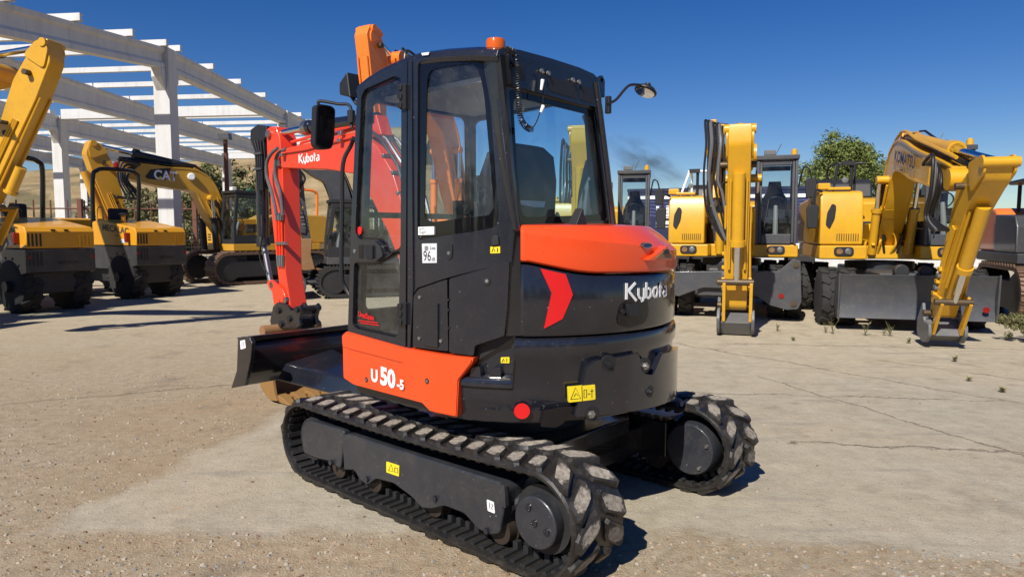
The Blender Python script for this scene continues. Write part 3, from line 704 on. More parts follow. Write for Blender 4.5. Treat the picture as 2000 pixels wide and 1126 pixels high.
for side in (1, -1):
    yc = side * .78
    mb = MB(); hw = .2; rings = []
    for i, (x, z) in enumerate(LOOP):
        a, b = Vector(LOOP[i - 1]), Vector(LOOP[(i + 1) % LN]); d = (b - a).normalized(); n = Vector((d.y, -d.x))   # outward
        ring = []
        for yy, off in ((-hw, .0), (-hw * .94, .010), (hw * .94, .010), (hw, 0), (hw, -.014), (hw * .9, -.022), (-hw * .9, -.022), (-hw, -.014)):
            ring.append((x + n.x * off, yc + yy, z + n.y * off))
        rings.append(ring)
    rings.append(rings[0]); mb.loft(rings, True, False)
    belt = mb.build('rubber_track', M['belt'], K)
    NL = 40; pitch = LL[-1] / NL
    for i in range(NL):
        for me, off in ((LUG_A, 0), (LUG_B, .5)):
            p, d = lp_at((i + off) * pitch); n = Vector((d.y, -d.x))
            mt = Matrix(((d.x, 0, n.x, p.x + n.x * .010), (0, 1, 0, yc), (d.y, 0, n.y, p.y + n.y * .010), (0, 0, 0, 1)))
            # keep a right-handed frame: y across
            mt = Matrix(((d.x, 0, n.x, p.x + n.x * .010), (0, 1, 0, yc), (d.y, 0, n.y, p.y + n.y * .010), (0, 0, 0, 1)))
            rl_ = random.Random(i * 7 + int(off * 10) + side); k_ = rl_.uniform(.86, 1.06)
            inst(me[rl_.randrange(5)], 'tread_lug', belt, mt @ Matrix.Diagonal((k_, rl_.uniform(.97, 1.02), rl_.uniform(.8, 1.05), 1)))
    for i in range(NL * 2):
        p, d = lp_at(i * pitch / 2); n = Vector((-d.y, d.x))
        inst(CORE, 'core_bar', belt, Matrix(((d.x, 0, n.x, p.x + n.x * .026), (0, 1, 0, yc), (d.y, 0, n.y, p.y + n.y * .026), (0, 0, 0, 1))))
    # frame
    fx = lambda pts: [KF.xz(px, py, .93) for px, py in pts]
    fr = MB(); fr.prism(rnd(fx([(667, 849), (678.6, 846), (982.5, 943), (991, 956), (975, 1043), (956, 1045), (932, 1033), (906, 1003), (868, 988), (843, 994), (823, 993), (804, 971), (768, 944), (733, 935), (717, 948), (702, 937), (691, 918), (671, 918)]), .02, 3), XZ(0, side), .66, .93)
    frame = fr.build('track_frame', M['frame_grey'], K, .012)
    fr = MB(); fr.prism(rnd(fx([(586, 832), (601, 819), (672, 841), (663, 918), (644, 902), (614, 895), (590, 884)]), .03, 4), XZ(0, side), .665, .925); sl = fr.build('idler_slide', M['frame_grey'], K, .012)
    if side > 0:
        mb = MB(); mb.prism(rnd([KF.xz(px, py, .93) for px, py in ((755.5, 900), (780.5, 908), (780, 929.5), (755.5, 921))], .006), XZ(0), .931, .934); sk1 = mb.build('warning_sticker', M['yellow_s'], frame)
        ik = MB(); strokes(ik, [[(759, 918), (764, 906), (768, 920), (759, 918)], [(771, 912), (777, 914), (777, 923), (771, 921), (771, 912)]], lambda u, v, w: (KF.xz(u, v, .9345)[0], .9345 + w, KF.xz(u, v, .9345)[1]), 1.1, 0, 0, 1, 0, .0008); ik.build('sticker_print', M['ink'], frame)
        mb = MB(); mb.prism(rnd([KF.xz(px, py, .93) for px, py in ((951.5, 974), (965, 979.5), (967.5, 1001.5), (953.5, 996))], .006), XZ(0), .931, .934); mb.build('sticker', M['white'], frame)
        ik = MB(); strokes(ik, [[(956, 981), (957, 992)], [(960, 983), (963, 986), (960, 991), (962, 995)]], lambda u, v, w: (KF.xz(u, v, .9345)[0], .9345 + w, KF.xz(u, v, .9345)[1]), 1.3, 0, 0, 1, 0, .0008); ik.build('sticker_print', M['ink'], frame)
    for px, py in ((851, 972), (718, 934), (952, 1035), (648, 902)):
        x, z = KF.xz(px, py, .93); mb = MB(); mb.cyl((x, side * .925, z), (x, side * .945, z), .017, 6); mb.build('bolt', M['dark'], frame)
    x, z = KF.xz(986, 962, .93); mb = MB(); mb.plate(rnd([(x - .025, z - .07), (x + .02, z - .06), (x + .03, z + .05), (x - .015, z + .045)], .015), [], XZ(0, side), .925, .95); mb.build('tie_down_eye', M['frame_grey'], frame, .004)
    for x in [KF.xz(px, 980, .93)[0] for px in (650, 718, 833, 962)]:
        mb = MB(); mb.lathe([(.02, -.10), (.075, -.10), (.075, -.04), (.085, -.04), (.085, -.02), (.05, -.02), (.05, .02), (.085, .02), (.085, .04), (.075, .04), (.075, .10), (.02, .10)], (x, yc, .150), (0, 1, 0), 20); mb.build('roller', M['rollsteel'], K)
    mb = MB(); mb.lathe([(.03, -.14), (.14, -.13), (.165, -.05), (.205, -.045), (.205, .045), (.165, .05), (.14, .13), (.03, .14)], (XI - .02, yc, ZI), (0, 1, 0), 28); mb.build('idler', M['dmach'], K)
    mb = MB(); mb.lathe([(.03, -.12), (.17, -.12), (.17, -.03), (.215, -.03), (.215, .03), (.17, .03), (.17, .1), (.03, .1)], (XS, yc, ZS), (0, 1, 0), 28); mb.build('sprocket', M['dmach'], K)
    mb = MB(); mb.lathe([(.02, .08), (.120, .08), (.130, .10), (.130, .158), (.122, .165), (.02, .165)], (XS, side * .78, ZS), (0, side, 0), 40); cov = mb.build('drive_cover', M['frame_grey'], K, .004)
    for a in (-10, 62, 195):
        rr_ = .0 if a == -10 else .078
        mb = MB(); c = Vector((XS + rr_ * math.cos(R(a)), side * .946, ZS + rr_ * math.sin(R(a)))); mb.lathe([(.018, 0), (.018, .006), (.012, .006), (.010, .002)], c, (0, side, 0), 12); mb.build('bolt', M['dark'], cov)
    mb = MB(); mb.lathe([(.02, 0), (.160, 0), (.170, .02), (.170, .10), (.02, .10)], (XS, side * .585, ZS), (0, side, 0), 40); cov = mb.build('inner_cover', M['frame_grey'], K, .004)
    for a in (20, -55):
        mb = MB(); mb.lathe([(.011, -.014), (.011, .0)], (XS - .13 * math.cos(R(a)), side * .585, ZS + .13 * math.sin(R(a))), (0, side, 0), 8); mb.build('bolt', M['bolt'], cov)
    mb = MB(); mb.tube([(XS + .16, side * .80, ZS + .05), (-.70, side * .86, ZS - .02)], [.03, .035], 8); mb.build('bracket', M['frame_grey'], K)
    mb = MB(); mb.lohi((-.80, min(side * .58, side * .70), .20), (.72, max(side * .58, side * .70), .44)); mb.build('inner_beam', M['black'], K, .01)
mb = MB(); mb.prism([(-.48, .60), (.48, .60), (.62, .42), (.62, -.42), (.48, -.60), (-.48, -.60), (-.62, -.42), (-.62, .42)], XY(), .27, .47); cb = mb.build('car_body', M['black'], K, .02)
mb = MB(); mb.lohi((-.62, -.62, .20), (-.40, .62, .38)); mb.build('rear_cross_beam', M['black'], K, .015)
mb = MB(); mb.lathe([(.1, .46), (.46, .46), (.46, .56), (.42, .57), (.42, .67), (.1, .67)], (0, 0, 0), (0, 0, 1), 40); mb.build('slew_ring', M['dmach'], K)
# blade
prof = smooth([(1.955, .515), (1.885, .60), (1.862, .70), (1.873, .80), (1.925, .89)], 4); prof = [(p.x, p.y) for p in prof]
mb = MB(); mb.prism(prof + [(x + .028, z) for x, z in prof[::-1]], XZ(), -.97, .965); bl = mb.build('blade', M['black'], K, .004)
for sd in (1, -1):
    pts = [KF.xz(px, py, .98) for px, py in ((468, 663), (474, 657), (491, 658), (496, 670), (493, 702), (482, 752), (455, 757), (466, 722))]
    mb = MB(); mb.prism(pts, XZ(0, sd), .965, .995); mb.build('blade_end', M['black'], bl, .004)
mb = MB(); mb.lohi((1.868, -.96, .860), (1.90, .96, .90)); mb.build('blade_top_rail', M['black'], bl, .006)
for sd in (1, -1):
    mb = MB(); mb.loft([[(1.88, sd * .70, .53), (1.88, sd * .18, .53), (1.88, sd * .18, .72), (1.88, sd * .62, .66)], [(1.3, sd * .48, .45), (1.3, sd * .20, .45), (1.3, sd * .22, .63), (1.3, sd * .46, .60)], [(.62, sd * .44, .34), (.62, sd * .24, .34), (.62, sd * .26, .50), (.62, sd * .42, .50)]])
    mb.build('blade_arm', M['dark'], K, .02)
q = [KF.yz(px, py, 1.86) for px, py in ((470, 664), (479, 662), (481, 678), (471, 681))]
mb = MB(); mb.prism(rnd([KF.xz(px, py, .997) for px, py in ((469, 665), (478, 663), (480, 679), (470, 682))], .006), XZ(.9955), 0, .002); st = mb.build('sticker', M['white'], bl)
text('sticker_print', '17', lambda u, v, w: (KF.xz(474.5, 677, .998)[0] - u, .9985, KF.xz(474.5, 677, .998)[1] + v), .03, M['ink'], bl, .01)
# ---------------------------------------------------------------- upper body
base_pl = [(.56, .88)] + [(x * .97, y * .97) for x, y in path[1:-1]] + [(.60, -.86), (.75, -.45), (.75, .20), (.56, .30)]
mb = MB(); mb.prism(base_pl, XY(), .675, .80); mb.build('swing_frame', M['black'], K, .01)
# counterweight with the stepped ledge at its front left
s0, s1, sA = sk(899, 790)[0], PL[-1] - .5, sk(1005, 663)[0]
ss = sorted(set([s0] + [c for c in CUTS if s0 < c < s1] + [sA - .012, sA, s1]))
def cw_ring(s):
    zt = .922 if s < sA - .005 else 1.128
    hi_ = zt > 1; pr = [(.13, .652), (.085, .664), (.05, .70), (.018, .77), (.008, .84), (.008, 1.005 if hi_ else .86), (-.008, 1.03 if hi_ else .87), (-.010, zt - .03), (-.002, zt - .010), (.02, zt), (.42, zt), (.42, .652)]
    return [skin(s, z, w) for w, z in pr]
mb = MB(); mb.loft([cw_ring(s) for s in ss]); CW = mb.build('counterweight', M['dark'], K, .004)
# raised field on the counterweight
spanel('raised_field', [(1118, 812), (1143, 715), (1160, 702), (1240, 688), (1250, 728), (1268, 731), (1285, 690), (1319, 676), (1319, 770), (1295, 784), (1182, 806)], M['dark'], -.026, .01, r=.02, bev=.018, parent=CW)
for px, py, r_ in ((1184, 708, .045), (1254, 712, .042), (1262, 762, .034), (1152, 805, .042)):
    sdisc('bolt_recess', px, py, r_, M['blackm'], -.0275, -.004, CW)
    c = sk(px - 2, py + 1); P = Vector(skin(c[0], c[1], -.030)); N = (Vector(skin(c[0], c[1], -1)) - Vector(skin(c[0], c[1], 0))).normalized()
    mb = MB(); mb.lathe([(.022, -.005), (.022, .004), (.013, .004), (.013, .016), (.003, .016)], P, N, 6 if py > 710 else 12); mb.build('bolt', M['bolt'] if px in (1254, 1152) else M['blackm'], CW)
spanel('notch', [(1055, 832), (1062, 800), (1100, 793), (1138, 792), (1140, 800), (1112, 806), (1100, 826), (1085, 834)], M['gloss'], -.004, .02, parent=CW, r=.01)
sdisc('red_reflector_dot', 1019.5, 802, .041, M['red_r'], -.004, .001, CW, 28)
spanel('warning_sticker', [(1106, 753), (1157, 748), (1158, 777), (1107, 783)], M['yellow_s'], -.0275, -.012, parent=CW, r=.006)
ink = MB(); f_ = lambda u, v, w: skin(*sk(u, v), -.0280 - w)
for ln in ([(1111, 777), (1120, 754), (1130, 775), (1111, 777)], [(1132, 751), (1133, 780)], [(1136, 759), (1141, 758), (1141, 773), (1136, 774), (1136, 759)], [(1143, 767), (1148, 766)], [(1151, 757), (1151, 774)], [(1148, 761), (1154, 760)], [(1117, 772), (1121, 765), (1125, 770)]):
    strokes(ink, [ln], f_, 1.2, 0, 0, 1, 0, .0008)
ink.build('sticker_print', M['ink'], CW)
# ledge wall, strip and backing
spanel('ledge_wall', [(925, 665), (1012, 655), (1012, 742), (905, 742)], M['dark'], .075, .10)
for px in (925, 965):
    c = sk(px, 733); mb = MB(); mb.plate(rnd([(c[0] - .035, .905), (c[0] + .035, .905), (c[0] + .03, .975), (c[0] - .02, .965)], .015), [], skin, .015, .075); mb.build('ledge_block', M['dark'], CW, .008)
spanel('yellow_sticker', [(973, 702), (991.5, 701.5), (991.5, 713.5), (973, 713)], M['yellow_s'], .068, .0745, r=.004)
ink = MB(); f_ = lambda u, v, w: skin(*sk(u, v), .0665 - w); strokes(ink, [[(976, 711), (979, 704), (981, 710)], [(986, 703), (986, 711)]], f_, 1.6, 0, 0, 1, 0, .0008); ink.build('sticker_print', M['ink'], K)
spanel('corner_panel', [(1000, 452), (1009, 444), (1017, 444), (1017, 657), (986, 657), (990, 515)], M['black'], .022, .06, bev=.004)
spanel('side_backing', [(801, 600), (806, 570), (878, 538), (998, 505), (1000, 662), (930, 705), (801, 692)], M['blackm'], .05, .08)
# engine cover and hood
zbp = [(46.9, 1.519), (44.5, 1.517), (31, 1.468), (25, 1.456), (0, 1.447), (-18.5, 1.443), (-70, 1.46)]
def zb(a):
    for (a0, z0), (a1, z1) in zip(zbp, zbp[1:]):
        if a <= a0 and a >= a1: return z0 + (z1 - z0) * (a0 - a) / (a0 - a1)
    return zbp[0][1]
angs = [46.9, 46, 44.5] + list(range(42, -49, -3))
def ec_ring(a):
    s = sth(a); z = zb(a) - .006; e = .014 if a > 46.5 else 0
    return [skin(s, zz, w + e) for w, zz in [(.03, 1.134), (.008, 1.138), (0, 1.155), (-.003, 1.3), (0, z - .02), (.008, z - .004), (.03, z), (.25, z), (.25, 1.134)]]
mb = MB(); mb.loft([ec_ring(a) for a in angs]); EC = mb.build('engine_cover', M['dark'], K)
def hood_ring(a):
    s = sth(a); z = zb(a) + .004; e = .012 if a > 46.5 else 0
    k = (46.9 - a) / 65; k = min(max(k, 0), 1); zs = 1.684 - .110 * k ** .8; wt = .030 + .13 * k; zt = 1.712
    pr = [(.012, z), (-.006, z + .008), (-.010, z + .03), (-.006, zs - .008), (0.003, zs + .003), (wt * .55, zs + (zt - zs) * .62), (wt, zt - .003), (wt + .02, zt + .001), (.36, 1.725), (.36, z)]
    return [skin(s, zz, w + e) for w, zz in pr]
mb = MB(); mb.loft([hood_ring(a) for a in angs]); HOOD = mb.build('hood', M['orange'], K, .005, 2, 22)
for a in (46.9,):
    pass
spanel('hood_latch_housing', [(1288, 480), (1303, 502), (1300, 508), (1254, 507)], M['orange'], -.045, .02, parent=HOOD, bev=.008)
spanel('latch_recess', [(1286, 484), (1298, 500), (1296, 504), (1266, 504)], M['rust'], -.049, -.040, parent=HOOD)
spanel('latch', [(1281, 488), (1289, 486), (1291, 494), (1280, 496)], M['blackm'], -.053, -.046, parent=HOOD, r=.006)
c = sk(1259, 479); mb = MB(); mb.plate(ell(c[0], c[1], .046, .017), [], skin, -.02, -.003); em = mb.build('emblem', M['steel'], HOOD)
mb = MB(); mb.plate(ell(c[0], c[1], .038, .011), [], skin, -.023, -.015); mb.build('emblem_centre', M['blue_t'], em)
spanel('red_chevron_reflector', [(1055, 524), (1104, 535), (1118, 575), (1098, 622), (1062, 641), (1077, 572)], M['red_r'], -.0075, -.002, parent=EC)
cK = sk(1268, 577); logo('maker_lettering', lambda u, v, w: skin(cK[0] + u, cK[1] - .012 + v + .02 * (-u), -.0055 - w), .088, M['white'], EC, width=.41, pen=.16)
spanel('latch_bowl', [(1203, 632), (1209, 595), (1228, 583), (1262, 582), (1266, 610), (1258, 630), (1225, 640)], M['gloss'], -.0065, -.001, parent=EC, r=.03, bev=.004)
spanel('latch_handle', [(1220, 593), (1240, 592), (1240, 615), (1221, 616)], M['blackm'], -.030, -.004, parent=EC, r=.008, bev=.006)
sdisc('key_hole', 1214, 608, .014, M['blackm'], -.016, -.006, EC)
# fin standing on the hood
p0 = Vector(skin(sth(26), 1.71, .16)); mb = MB(); d = Vector((-.02, -.075, 0))
fn_a = KF.on(1138, 406, 0, p0.x); b0 = KF.on(1122, 449, 0, p0.x); b1 = KF.on(1151, 452, 0, p0.x); b2 = KF.on(1149, 418, 0, p0.x)
mb.add([b0, b1, fn_a, b0 + Vector((.07, 0, 0)), b1 + Vector((.07, 0, 0)), fn_a + Vector((.05, 0, 0))], [(0, 1, 2), (5, 4, 3), (0, 3, 4, 1), (1, 4, 5, 2), (2, 5, 3, 0)]); mb.build('deflector_fin', M['blackm'], K, .004)
# orange side panel
OP = [(675, 653), (683, 646), (798, 678), (928.5, 697), (925, 708), (900.5, 740), (897, 812), (846.5, 801), (830, 784), (697, 749), (677, 736)]
SPN = spanel('orange_side_panel', OP, M['orange'], -.022, .06, r=.012, bev=.008)
spanel('raised_band', [(676, 654), (684, 648), (798, 680), (926, 699), (923, 707), (899, 739), (896, 809), (848, 799), (795, 706), (690, 679), (677, 674)], M['orange'], -.030, -.018, r=.01, bev=.006, parent=SPN)
for px, py in ((721.5, 740), (842, 742)):
    sdisc('screw_recess', px, py, .016, M['blackm'], -.0315 if px > 800 else -.0235, -.02, SPN); sdisc('screw', px, py, .009, M['bolt'], -.034 if px > 800 else -.027, -.021, SPN)
cU = sk(732, 743); sl = .0
text('model_number', 'U', lambda u, v, w: skin(cU[0] + u, cU[1] + v, -.0265), .078, M['white'], SPN, .05, False, sx=.95)
text('model_number', '50', lambda u, v, w: skin(cU[0] + .088 + u, cU[1] - .006 + v - u * .05, -.0265), .112, M['white'], SPN, .045, False, sx=1.0)
text('model_number', '-5', lambda u, v, w: skin(cU[0] + .252 + u, cU[1] - .004 + v, -.0335), .058, M['white'], SPN, .04, False)
# side doors
SD = spanel('service_door', [(808.5, 578), (818, 564), (874, 545), (876, 685), (807, 677)], M['dark_side'], -.004, .04, r=.012, bev=.005)
spanel('pressed_rib', [(829, 611), (858, 590), (858, 678), (829, 672)], M['dark_side'], -.014, 0, r=.01, bev=.006, parent=SD)
for px, py in ((822, 580), (821, 660), (863, 665)): sdisc('screw', px, py, .010, M['bolt'], -.012, -.002, SD, 8)
FDo = spanel('fuel_door', [(878.5, 544), (995, 511), (991, 600), (985, 655), (928, 674), (925, 694), (878, 687)], M['dark_side'], -.004, .04, r=.010, bev=.005)
sdisc('lock', 952, 549, .017, M['blackm'], -.012, -.002, FDo); sdisc('lock_core', 952, 548, .009, M['bolt'], -.015, -.010, FDo)
for py in (585, 605, 640): sdisc('hinge_pin', 877.5, py, .007, M['blackm'], -.012, 0, FDo, 8)
# cab side: door and rear quarter
UW = S([(709, 190), (716, 175), (774, 149), (786, 153), (788, 166), (786, 487), (757, 498), (752, 478), (742, 468), (705, 467), (697.5, 455)])
LW = S([(695, 516), (698, 513), (740, 513), (785, 488), (782, 650), (776, 658), (700, 641), (692, 633)])
DOOR = spanel('cab_door', [(702, 171), (748, 142), (797, 120), (799, 122), (795.5, 683), (683, 648), (690, 420)], M['dark_side'], -.014, .03, holes=[rnd(UW, .02), rnd(LW, .02)], bev=.006)
for P in (UW, LW):
    mb = MB(); mb.plate(rnd(shrink(P, -.004), .02), [], skin, .004, .010); mb.build('window_glass', M['glass'], DOOR)
    mb = MB(); mb.plate(rnd(shrink(P, -.008), .02), [rnd(shrink(P, .012), .03)], skin, -.001, .003); mb.build('window_seal', M['gloss'], DOOR)
spanel('door_handle_panel', [(696, 472), (741, 471), (751, 480), (757, 499), (741, 510), (697, 511)], M['dark_side'], -.034, 0, r=.012, bev=.008, parent=DOOR)
spanel('door_handle', [(724, 478), (740, 478), (740, 505), (726, 503)], M['blackm'], -.046, -.03, r=.008, bev=.006, parent=DOOR)
spanel('handle_recess', [(710, 478), (719, 477), (719, 505), (711, 504)], M['gloss'], -.036, -.03, parent=DOOR)
sdisc('lock', 702, 490, .012, M['bolt'], -.037, -.03, DOOR)
for py, hh in ((190, 25), (612, 22)):
    H = spanel('hinge', [(788, py - hh), (800, py - hh), (800, py + hh), (788, py + hh)], M['blackm'], -.030, 0, bev=.004)
    for k in (-1, 0, 1): spanel('knuckle', [(786, py + k * hh * .7 - 5), (794, py + k * hh * .7 - 5), (794, py + k * hh * .7 + 5), (786, py + k * hh * .7 + 5)], M['blackm'], -.040, -.02, bev=.004, parent=H)
RG = [(816, 121), (941, 107), (958, 205), (974, 425), (968, 443), (935, 451), (832, 466), (820, 468), (815, 460)]
QO = [(802, 120), (817, 114), (943, 104), (961, 205), (978, 330), (1006, 447), (999, 511), (878, 541), (815, 562), (806, 577), (803, 685), (799, 684)]
RGs = S(RG); QTR = spanel('cab_quarter_frame', QO, M['dark_side'], 0.0, .05, holes=[rnd(RGs, .03)], bev=.006)
lo, hi = min(p[0] for p in RGs), max(p[0] for p in RGs); ct = [c for c in CUTS if lo < c < hi]
mb = MB(); mb.plate(rnd(shrink(RGs, -.004), .03), [], skin, .016, .021, ct); mb.build('window_glass', M['glass'], QTR)
CL = S([(832, 137), (930, 122), (944, 178), (964, 405), (955, 420), (842, 434), (826, 426)])
mb = MB(); mb.plate(rnd(shrink(RGs, -.002), .03), [rnd(CL, .06, 6)], skin, .010, .015, ct); mb.build('window_border', M['gloss'], QTR)
spanel('pillar_lip', [(799, 120), (806, 118), (809, 560), (803, 684), (798.5, 684)], M['dark_side'], -.010, .004, bev=.004, parent=QTR)
spanel('lock_recess', [(872, 478), (876, 473), (882, 473), (885, 480), (884, 502), (878, 508), (872, 502)], M['blackm'], -.006, .004, r=.01, bev=.004, parent=QTR)
sdisc('lock', 878, 494, .010, M['steel'], -.010, -.004, QTR)
st = spanel('theft_sticker', [(817, 443), (847.5, 442), (847.5, 458), (817, 459)], M['white'], -.001, .0095, parent=QTR)
for body, py, h_ in (('ANTI-', 449.5, .013), ('THEFT', 457, .014)):
    c = sk(819, py); text('sticker_print', body, lambda u, v, w, c=c: skin(c[0] + u, c[1] + v, -.0018), h_, M['ink'], st, 0, False)
st = spanel('noise_sticker', [(824.5, 475.5), (853.5, 475), (853.5, 513), (825.5, 513.5)], M['silver_s'], -.002, .001, parent=QTR)
c = sk(828, 509); text('sticker_print', '96', lambda u, v, w: skin(c[0] + u, c[1] + v, -.0030), .055, M['ink'], st, 0, False, sx=.8)
c2 = sk(844, 509); text('sticker_print', 'dB', lambda u, v, w: skin(c2[0] + u, c2[1] + v, -.0030), .018, M['ink'], st, 0, False)
c3 = sk(841, 487); text('sticker_print', 'Lwa', lambda u, v, w: skin(c3[0] + u, c3[1] + v, -.0030), .018, M['ink'], st, 0, False)
spanel('sticker_seal', [(830, 480), (837, 480), (837, 489), (830, 489)], M['grey_trim'], -.0032, -.0021, r=.01, parent=st)
spanel('yellow_sticker', [(958, 481.5), (977, 481), (977, 494), (958, 494.5)], M['yellow_s'], -.004, .001, parent=QTR)
spanel('pull_tab', [(960, 466), (966, 460), (974, 461), (976, 478), (961, 480)], M['blackm'], -.014, .001, bev=.004, parent=QTR)
ink = MB(); f_ = lambda u, v, w: skin(*sk(u, v), -.0045 - w); strokes(ink, [[(961, 492), (964, 484), (967, 491)], [(972, 484), (972, 492)]], f_, 1.8, 0, 0, 1, 0, .0008); ink.build('sticker_print', M['ink'], QTR)
c = sk(703, 450); mb = MB(); mb.plate(ell(c[0], c[1], .020, .024), [], skin, -.0035, .003); mb.build('red_dot_sticker', M['red_r'], DOOR)
c = sk(700, 621); text('dealer_lettering', 'UvedSpain', lambda u, v, w: skin(c[0] + u, c[1] - u * .085 + v, .0005), .044, M['red_r'], DOOR, .03, False, sx=.82)
for k, (py, l) in enumerate(((624.5, 38), (629, 40))):
    spanel('dealer_line', [(700 if k == 0 else 703, py), (700 + l, py + l * .13), (700 + l, py + l * .13 + 1.6), (700 if k == 0 else 703, py + 1.8)], M['red_r'], .0002, .0032, parent=DOOR)
# roof
rt = [KF.xz(px, py, .90) for px, py in ((703, 163), (722, 147), (748, 131), (780, 115), (817, 101), (868, 94), (915, 91), (950, 90))]
rt[-1] = (-.655, rt[-1][1]); rt[-2] = (-.50, (rt[-1][1] + rt[-3][1]) / 2 + .004)
def roof_ring(x, z):
    e = .93 if x > -.3 else .93 - (-.3 - x) * .16
    pr = [(e - .01, z - .075), (e, z - .05), (e - .012, z - .018), (e - .05, z), (.70, z + .012), (.45, z + .016), (.20, z + .012), (.06, z), (.015, z - .02), (.0, z - .05), (.01, z - .075)]
    return [(x, y, zz) for y, zz in pr]
mb = MB(); mb.loft([roof_ring(x, z) for x, z in rt]); ROOF = mb.build('roof', M['dark_side'], K, .004)
zr = rt[-1][1]
mb = MB(); mb.lohi((-.58, .06, zr - .135), (.33, .80, zr - .11)); mb.build('headliner', M['head'], K)
spanel('roof_scuff', [(824, 104), (840, 102), (838, 108), (826, 109)], M['silver_s'], -.0055, -.003, parent=ROOF)
# rear of the cab
XR = -.665; yz = lambda pts: [KF.yz(px, py, XR) for px, py in pts]
Ro = yz([(976, 106), (986, 101), (1166, 154), (1170, 215), (1186, 330), (1199, 441), (1014, 450), (1001, 330)])
Rw = yz([(994, 172), (1164, 215), (1174, 300), (1188, 430), (1014, 438), (1003, 330)])
mb = MB(); mb.plate(Ro, [rnd(Rw, .03)], YZ(XR), 0, .05); RF = mb.build('rear_frame', M['black'], K, .005)
mb = MB(); mb.plate(rnd(shrink(Rw, -.004), .03), [], YZ(XR), .012, .017); mb.build('rear_window', M['glass_r'], RF)
mb = MB(); mb.plate(rnd(shrink(Rw, -.003), .03), [rnd(shrink(Rw, .035), .05)], YZ(XR), .007, .011); mb.build('window_border', M['gloss'], RF)
Rh = yz([(986, 105), (1165, 157), (1169, 212), (1130, 205), (1120, 203), (992, 168)])
mb = MB(); mb.plate(rnd(Rh, .012), [], YZ(XR), -.025, .0); HD = mb.build('rear_header', M['black'], RF, .006)
for a in ([(1000, 121), (1015, 125), (1018, 160), (998, 154)], [(1062, 150), (1120, 166), (1120, 195), (1064, 178)], [(1126, 168), (1150, 175), (1152, 204), (1126, 197)]):
    mb = MB(); mb.plate(rnd(yz(a), .008), [], YZ(XR), -.029, -.02); mb.build('header_pad', M['blackm'], HD, .003)
for px, py in ((998, 128), (1048, 141), (1061, 145), (1109, 158), (1121, 162)):
    y, z = KF.yz(px, py, XR); mb = MB(); mb.lathe([(.012, 0), (.012, .012), (.004, .014)], (XR - .029, y, z), (-1, 0, 0), 10); mb.build('bolt', M['bolt'], HD)
# rear left pillar between quarter frame and rear frame
mb = MB(); rings = []
for (ax, ay), (cx, cy), (bx, by) in (((941, 96), (949, 92), (985, 102)), ((957, 200), (972, 200), (997, 200)), ((974, 320), (992, 320), (1005, 320)), ((1000, 452), (1008, 452), (1019, 452))):
    a = Vector(skin(*sk(ax, ay))); b = Vector((XR, *KF.yz(bx, by, XR))); m = (a + b) / 2; out = (Vector((-1, 1, 0)).normalized())
    o1 = a + (b - a) * .35 + out * .035; o2 = a + (b - a) * .75 + out * .035
    rings.append([a, o1, o2, b, b + Vector((.06, -.01, 0)), a + Vector((.03, -.06, 0))])
mb.loft(rings); mb.build('rear_pillar', M['dark_side'], K, .012, 3)
# front frame, windshield, right side of the cab
xf = lambda z: .535 - (z - 1.07) * .0905
mb = MB(); fo = [(-.115, 1.05), (.915, 1.05), (.915, 2.49), (.02, 2.49)]; fh = [(-.04, 1.20), (.865, 1.20), (.865, 2.44), (.085, 2.44)]
ffn = lambda u, v, w: (xf(v) + w, u, v)
mb.plate(fo, [rnd(fh, .05)], ffn, -.06, -.012); FF = mb.build('front_frame', M['blackm'], K, .006)
mb = MB(); mb.plate(rnd(fh, .05), [], ffn, -.03, -.025); mb.build('windshield', M['glass'], FF)
mb = MB(); mb.box((xf(1.75) - .03, .46, 1.78), (.03, .81, .035)); mb.build('windshield_bar', M['blackm'], FF)
so = [(-.655, 1.12), (.50, 1.05), (.40, 2.47), (-.64, 2.50)]; sh = [(-.59, 1.70), (.42, 1.70), (.36, 2.42), (-.57, 2.45)]
mb = MB(); rfn = lambda u, v, w: (u, -.115 + (v - 1.1) * .10 + w, v)
mb.plate(so, [rnd(sh, .05)], rfn, -.005, .035); SF = mb.build('right_frame', M['blackm'], K, .006)
mb = MB(); mb.plate(rnd(sh, .05), [], rfn, .012, .017); mb.build('window_glass', M['glass_r'], SF)
# cab interior
mb = MB(); mb.prism([(-.60, .66), (-.40, .84), (.50, .88), (.50, -.06), (-.60, -.06)], XY(), 1.00, 1.05); mb.build('cab_floor', M['blackm'], K)
mb = MB(); mb.lohi((-.60, .10, 1.05), (-.40, .64, 1.60)); mb.build('seat_box', M['blackm'], K, .02)
seat_o = [(.17, 1.42), (.15, 1.75), (.17, 1.98), (.22, 2.12), (.32, 2.165), (.56, 2.165), (.66, 2.12), (.71, 1.98), (.73, 1.75), (.71, 1.42)]
mb = MB(); rings = []
for dx, k in ((-.10, .90), (-.09, .97), (-.04, 1.0), (.03, .97), (.05, .85)):
    rings.append([(-.33 + dx - (z - 1.5) * .12, .44 + (y - .44) * k, 1.72 + (z - 1.72) * k) for y, z in seat_o])
mb.loft(rings); SB = mb.build('seat_back', M['seat'], K, .0)
mb = MB(); mb.loft([[(x, .44 + y * k, z) for y, z in ((-.26, 1.36), (.26, 1.36), (.27, 1.46), (.2, 1.50), (-.2, 1.50), (-.27, 1.46))] for x, k in ((-.38, .9), (-.33, 1), (.08, 1), (.13, .85))]); mb.build('seat_cushion', M['seat'], K)
tg = [KF.yz(px, py, -.47) for px, py in ((1007, 358), (1069, 363), (1062, 405), (1045, 405), (1011, 398))]
mb = MB(); mb.plate(tg, [], YZ(-.47), -.004, 0); mb.build('seat_tag', M['silver_s'], SB)
